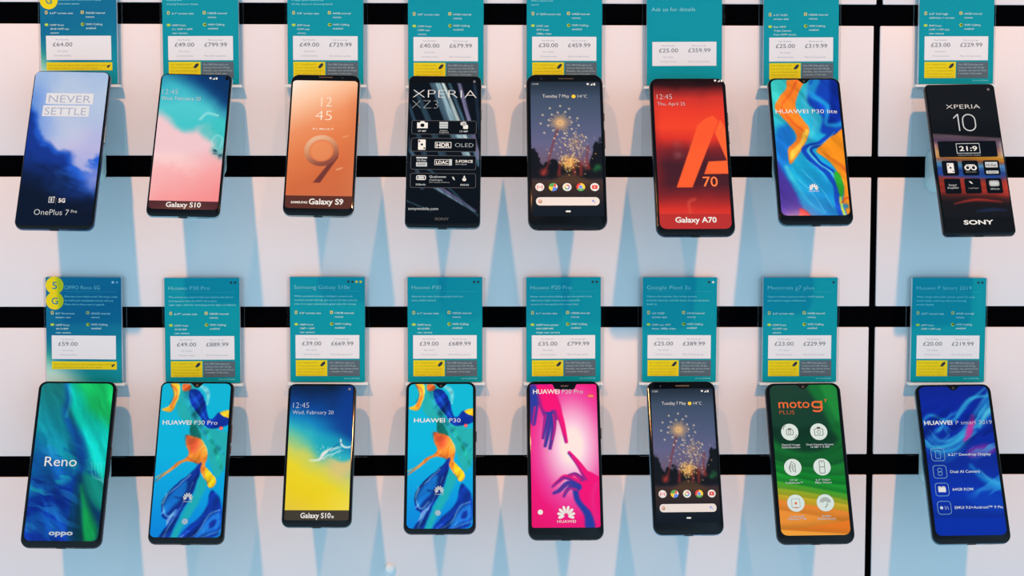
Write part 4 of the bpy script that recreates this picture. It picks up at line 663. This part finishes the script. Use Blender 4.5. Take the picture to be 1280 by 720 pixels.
# ------------------------------------------------------------------ price cards
CW, CH = .0726, .1024
CB = {'teal': mat('card_yellow', (254, 204, 2), .4, spec=.2)}
GREY = mat('card_grey', (92, 98, 108), .4, spec=.2); PANEL = mat('card_panel_white', (250, 232, 242), .4, spec=.2)
PALE = mat('card_pale_teal', (158, 220, 226), .4, spec=.2); LIME = mat('card_icon_yellow', (190, 205, 60), .4, spec=.2); PRICE = mat('card_price_grey', (96, 96, 108), .4, spec=.2); FINE = mat('card_fine_grey', (172, 168, 182), .4, spec=.2); OCHRE = mat('card_ochre_print', (196, 166, 10), .4, spec=.2); NOTE = mat('card_note_print', (176, 182, 190), .4, spec=.2)
def card(c, roll, head, para, feats, price, price2, label, dots='', five=False, ask=False):
    W, H = CW, CH; F = Face(W, H, None)
    mb, ax, ay = sheet(W, H, 0, 1, 0, 1, .008, .0003, 40, 56)
    mb.prism(rr(0, 0, W, H, .0006, 2), -.0003, .00025)
    root = mb.obj('price_card', CARDT); a = math.radians(roll)
    root.matrix_world = Matrix.Translation(c) @ MWALL @ Matrix.Rotation(a, 4, 'Z'); tag(root, label, 'price card', 'price cards above the phones'); F.par = root
    A = Art(ax, ay, H/W); n = fbm(ax*2, ay*3, 1)
    if five:
        A.c[:] = A.ramp(np.clip(ax*.25+ay*.9+.1*n, 0, 1), [(0, (14, 116, 150)), (.45, (8, 104, 144)), (.8, (6, 116, 146)), (1, (10, 140, 150))])
        A.over((90, 176, 150), sm(.20, .0, ax+.1*n)*sm(.52, .85, ay)); A.over((206, 226, 214), sm(.72, .15, ax+.9*(1-ay))*sm(.70, .95, ay)); A.over((16, 140, 160), sm(.75, 1, ax)*sm(.4, .9, ay)*.7)
    else: A.c[:] = A.ramp(np.clip(.4*ax+.6*ay+.2*n, 0, 1), [(0, (4, 142, 162)), (1, (2, 146, 158))])
    rest = len(mb.v)-ax.size; paint(root.data, np.concatenate([A.c.reshape(-1, 3), np.tile(A.c.mean((0, 1)), (rest, 1))]))
    z = .00036; dz = .00012
    def let(name, rows, m, par):
        b = MB()
        for (t, x0, x1, yb, cap, *o) in rows: text(b, t, F.X(x0), F.X(x1) if x1 is not None else None, F.Y(yb), cap*H, z+2*dz, 'fit' if x1 is not None else (o[1] if len(o) > 1 else 'l'), off=o[0] if o else 0.)
        return b.obj(name, m, par) if b.v else None
    def plate(name, x0, x1, y0, y1, m): return MB().prism(box(F.X(x0), F.X(x1), F.Y(y1), F.Y(y0)), z, z+dz).obj(name, m, root)
    hx = .25 if five else .058
    if ask: let('heading', [('Ask us for details', .06, .64, .305, .036, -.01)], PALE, root)
    else:
        if head: let('heading', [(head, hx, min(.93, hx+.039*len(head)), .115, .036, -.018)], PALE, root)
        plate('rule', hx, .93, .135, .1375, mat('card_rule', (40, 160, 178), .4))
        let('description', [(t, hx, min(.95, hx+(.0168 if not five else .0150)*len(t)), (.19 if head else .19)+.037*i, .0155) for i, t in enumerate(para)], PALE, root)
        fr = []
        for (t, x, y) in ((feats[0], .13, .352), (feats[1], .60, .350), (feats[2], .13, .462), (feats[3], .60, .455)):
            for i, s in enumerate(t): fr.append((s, x, min(x+.0172*len(s)+.01, .95 if x > .5 else .54), y+.036*i, .0165, .008))
        let('feature_list', fr, mat('card_feature_white', (206, 238, 240), .4, spec=.2), root)
        F.outline('feature_icon', [F.ring(.066, .098, .322, .354, .01, .008)], 'y', z)
        F.outline('feature_icon', [F.ring(.535, .572, .322, .350, .006, .009)], 'y', z)
        F.shape('feature_icon', [F.rr(.060, .105, .440, .462, .008)], LIME, z, dz); F.shape('feature_icon', [F.circ(.556, .447, .022, 16), F.rr(.548, .582, .440, .452, .004)], LIME, z, dz)
    y0 = .59 if ask else .553; p = plate('price_panel', .072, .925, y0, y0+.225, PANEL)
    rows = [(price, .16, .415, y0+.098, .036, -.002)]; fine = [('Pay Monthly', .20, .37, y0+.042, .012), ('Per month', .22, .355, y0+.148, .012), ('24 month contract', .18, .40, y0+.190, .012)]
    if price2: rows.append((price2, .55, .845, y0+.098, .036, -.002)); fine += [('Pay as you go', .60, .79, y0+.042, .012), ('Plus \u00a310 top up fee', .55, .83, y0+.190, .012)]
    let('price_figures', rows, PRICE, p); let('fine_print', fine, FINE, p)
    if ask: pass
    elif five:
        q = plate('offer_panel', .072, .935, .800, .875, CB['teal']); let('offer_text', [('Get our fastest 5G network with a swappable benefit included', .10, .87, .832, .013), ('and swap it whenever you like, ask us for details', .10, .74, .860, .013)], OCHRE, q)
        F.shape('plug_icon', [F.at(.885, .836, .026, [(-.9, -.5), (-.2, -.8), (.7, .1), (.9, .8), (.3, .7), (-.6, .2)])], 'k', z+2*dz, dz, q)
        q_ = math.radians(58.5); R_ = .118*W; up = [(F.X(.118)+R_*math.sin(t), F.Y(.078)+R_*math.cos(t)) for t in np.linspace(-PI+(PI/2-q_), PI-(PI/2-q_), 36)]
        dn = [(F.X(.118)-R_*math.sin(t), F.Y(.225)-R_*math.cos(t)) for t in np.linspace(-PI+(PI/2-q_), PI-(PI/2-q_), 36)]
        b = MB().prism((up+dn)[::-1], z, z+dz)
        g = b.obj('network_badge', CB['teal'], root); let('badge_figures', [('5', .087, .150, .112, .066, .012), ('G', .077, .160, .257, .062, .012)], mat('badge_teal', (2, 120, 132), .4), g)
    else:
        q = plate('offer_panel', .075, .495, .793, .945, CB['teal']); let('offer_text', [('Get 1 swappable benefit', .10, .37, .822, .013), ('on our smart plans, so', .10, .42, .852, .013), ('you can choose a benefit', .10, .46, .882, .013), ('that suits you, swap it', .10, .44, .910, .013), ('whenever you want it', .10, .46, .937, .013)], OCHRE, q)
        F.shape('plug_icon', [F.at(.435, .828, .036, [(-1, -.6), (-.3, -1), (.6, -.3), (1, .6), (.5, .9), (-.2, .5)])], 'k', z+2*dz, dz, q)
        q = plate('note_panel', .510, .930, .793, .945, GREY); let('note_text', [('Our SIM Only plans are', .53, .86, .825, .016, .004), ('contract free with 30 day', .53, .88, .853, .016, .004), ('flexible, see terms from', .53, .91, .881, .016, .004), ('a member of the team', .53, .84, .909, .016, .004)], NOTE, q)
        let('footer_text', [('ee.co.uk/help', .72, .93, .972, .013)], PALE, root)
    for i, k in enumerate(dots):
        if k != ' ': F.shape('dot_mark', [F.circ(.945-.055*(len(dots)-1-i), .045, .016, 16)], k, z, dz)
YC = -.0087
R1 = [([('6.67" screen size')], ['256GB internal', 'memory'], ['16MP front', '48+8+16MP rear', 'camera']), (['6.1" screen size'], ['128GB internal', 'memory'], ['10MP front', '2 x 12MP + 16MP', 'rear camera']), (['5.8" screen size'], ['64GB internal', 'memory'], ['8MP front', '12MP rear', 'camera']), (['6.0" screen size'], ['64GB internal', 'memory'], ['13MP front', '19MP rear', 'camera']), (['6" QHD screen size'], ['64GB internal', 'memory'], ['12MP rear', '8MP front', '1080p video']), ([], [], []), (['6.15" OLED', 'screen size'], ['128GB internal', 'memory'], ['Rear 48MP', 'Triple Camera', 'Front 32MP camera']), (['6.0" Full high', 'definition + screen'], ['64GB internal', 'memory'], ['8MP front', '13MP + 5MP dual', 'rear camera']),
      (['6.6" Panoramic', 'screen size'], ['256GB internal', 'memory'], ['16MP front', '48+13+8MP', 'rear camera']), (['6.47" screen size'], ['128GB internal', 'memory'], ['32MP front', '40+20+8MP', 'rear camera']), (['5.8" screen size'], ['128GB internal', 'memory'], ['10MP front', '12MP + 16MP', 'rear camera']), (['6.1" screen size'], ['128GB internal', 'memory'], ['32MP front', '40+16+8MP', 'rear camera']), (['6.1" screen size'], ['128GB internal', 'memory'], ['24MP front camera', '40MP+20MP+8MP', 'triple rear camera']), (['5.6" OLED', 'screen size'], ['64GB internal', 'memory'], ['12MP rear, 8MP', 'front, 1080p video']), (['6.2" screen size'], ['64GB internal', 'memory'], ['12MP front', '16+5MP rear', 'camera']), (['6.21" screen size'], ['64GB internal', 'memory'], ['8MP front', '13MP + 2MP rear'])]
WF = ['WiFi Calling', 'enabled']
CARDS = [
 (-.3865, -.0275, .2, '', ['', 'camera and the most immersive display', 'and motion sensors'], '\u00a364.00', None, 'deep blue card reading \u00a364.00 above the blue cloud phone', '', True),
 (-.2702, -.0275, .2, '', ['', 'A phone with', 'amazing frequency display'], '\u00a349.00', '\u00a3799.99', 'teal card reading \u00a349.00 and \u00a3799.99', ''),
 (-.1507, -.0272, -.1, '', ['', 'A super speed camera that', 'all the space in stunning detail'], '\u00a349.00', '\u00a3729.99', 'teal card reading \u00a349.00 and \u00a3729.99', ''),
 (-.0352, -.0279, -.1, '', [], '\u00a340.00', '\u00a3679.99', 'teal card reading \u00a340.00 and \u00a3679.99', ''),
 (.0789, -.0272, .0, '', ['', 'With a camera and', 'search'], '\u00a330.00', '\u00a3459.99', 'teal card reading \u00a330.00 and \u00a3459.99', ''),
 (.1948, -.0280, .4, '', [], '\u00a325.00', '\u00a3359.99', 'plain teal card headed Ask us for details', ''),
 (.3079, -.0273, .4, '', [], '\u00a325.00', '\u00a3319.99', 'teal card reading \u00a325.00 and \u00a3319.99', ''),
 (.4587, -.0258, .2, '', [], '\u00a323.00', '\u00a3229.99', 'teal card reading \u00a323.00 and \u00a3229.99 in the upper row, far right', ''),
 (-.3866, -.3158, -.5, 'OPPO Reno 5G', ['Dive into a new mobile world. This thing is made', 'to create your unstoppable journey with you', 'Please ask us about ways to upgrade'], '\u00a359.00', None, 'deep blue card reading \u00a359.00 with yellow round badges', 'bc', True),
 (-.2721, -.3164, .0, 'Huawei P30 Pro', ['The camera you need to help you explore the best in', 'photography with the 40MP ultra vision', 'night sight, ideal for shooting in low light conditions'], '\u00a349.00', '\u00a3889.99', 'teal card reading \u00a349.00 and \u00a3889.99', 'kk'),
 (-.1508, -.3155, -.2, 'Samsung Galaxy S10e', ['With a powerful screen, intelligent camera and', 'wireless power sharing, get one of the best phones', 'now on a super speedy plan, great value for money'], '\u00a339.00', '\u00a3669.99', 'teal card reading \u00a339.00 and \u00a3669.99', 'kkyy'),
 (-.0366, -.3158, .0, 'Huawei P30', ['Rewrite the rules of photography with our', 'Leica triple camera'], '\u00a339.00', '\u00a3689.99', 'teal card reading \u00a339.00 and \u00a3689.99', 'kk'),
 (.0790, -.3159, .2, 'Huawei P20 Pro', ['Never worry about failing to get the perfect shot', 'with Leica triple camera and a powerful', 'camera for the perfect shot every time'], '\u00a335.00', '\u00a3799.99', 'teal card reading \u00a335.00 and \u00a3799.99', 'kk'),
 (.1923, -.3160, -.2, 'Google Pixel 3a', ['Capture the moment. Our no-fuss battery,', 'portrait security, and the latest Google Assistant', 'built in'], '\u00a325.00', '\u00a3389.99', 'teal card reading \u00a325.00 and \u00a3389.99', 'kw'),
 (.3105, -.3163, .0, 'Motorola g\u2077 plus'.replace('\u2077', '7'), ['Capture brilliant pictures with a 16MP camera', 'and optical image stabilization'], '\u00a323.00', '\u00a3229.99', 'teal card reading \u00a323.00 and \u00a3229.99 above the green and orange phone', 'k'),
 (.4566, -.3166, -.2, 'Huawei P Smart 2019', ['With a large ultra clear screen, great for your', 'social media, watching videos on the big', 'screen display'], '\u00a320.00', '\u00a3219.99', 'teal card reading \u00a320.00 and \u00a3219.99', 'kk'),
]
for i, (x, zc, roll, head, para, p1, p2, lab, dots, *fv) in enumerate(CARDS):
    card(Vector((x, YC, zc)), roll, head, para, (*R1[i], WF), p1, p2, lab, dots, bool(fv), i == 5)

# ------------------------------------------------------------------ clear holders
HL = ['blue cloud', 'teal and coral', 'orange figure 9', 'diagonal streaks', 'upper fireworks', 'red letter A', 'blue and orange swirl', 'narrow colour band', 'green and blue wavy', 'cyan swirl beside the wavy green', 'navy to yellow beach', 'cyan swirl beside the pink', 'pink hands', 'lower fireworks', 'green to orange badge', 'deep blue']
def holder(i):
    x = CARDS[i][0]; zc = CARDS[i][1]; _, _, pc, W, H, *_ = PHONES[i]
    zb = -.1482 if i < 8 else -.4422; zt = zc+CH/2+.0005
    root = empty('display_holder', Matrix.Translation((x, 0, (zb+zt)/2)) @ MWALL); tag(root, 'clear acrylic holder carrying the %s phone and its card' % HL[i], 'display holder', 'clear acrylic phone holders')
    h = zt-zb; w = CW+.0072
    def sheet_(name, cx, cz, ww, hh, r, z0, z1):
        o = MB().prism(rr(cx, cz-(zb+zt)/2, ww, hh, r, 4), z0, z1, 0, 1).obj(name, [CLEAR, EDGE], root); return o
    sheet_('back_plate', 0, (zb+zt)/2, w, h, .004, .0002, .0030)
    cb = zc-CH/2
    MB().prism(rr(0, zc-(zb+zt)/2, CW-.0004, CH-.0004, .001, 4), .0030, .0082, 0, 1).obj('card_block', [CLEAR, RIM], root)
    sheet_('front_sheet', 0, zc, CW+.002, CH+.001, .001, .0098, .0110)
    MB().prism(box(-w/2+.001, w/2-.001, cb-.0030-(zb+zt)/2, cb-.0006-(zb+zt)/2), .0028, .0110).obj('card_ledge', mat('ledge_acrylic', (238, 242, 246), .3), root)
    # padded pod between the plate and the back of the phone, square to the phone
    inv = root.matrix_world.inverted(); rings = []
    base = Vector(pc)-NV*.0079; dist = (-.0006-base.y)/(-NV.y)   # run back along the phone's normal to the wall
    n = 9
    for k in range(n):
        t = k/(n-1); q = rr(0, 0, .044+.005*t, .036+.014*t, .013, 6); P = []
        for u, v in q:
            p = base+EX*u+EV*(v+.004)
            g = Vector((p.x, -.0006, base.z+.002+.9*v-.010))
            s = p.lerp(g, t); P.append(tuple(inv @ s))
        rings.append(P)
    MB().loft(rings).obj('phone_mount', FROST, root, smooth=50)
for i in range(16): holder(i)

# ------------------------------------------------------------------ small white button low on the wall
rings = [[(x, y, z) for x, y in circ(0, 0, r, 24)] for r, z in ((.0050, 0), (.0050, .0022), (.0044, .0036), (.0030, .0046), (.0012, .0050))]
o = MB().loft(rings).obj('wall_button', mat('button_white', (240, 242, 246), .3), smooth=60); o.matrix_world = Matrix.Translation((-.0915, 0, -.5535)) @ MWALL
tag(o, 'small round white button low on the wall, left of centre', 'button')
bpy.data.objects.remove(_fo)
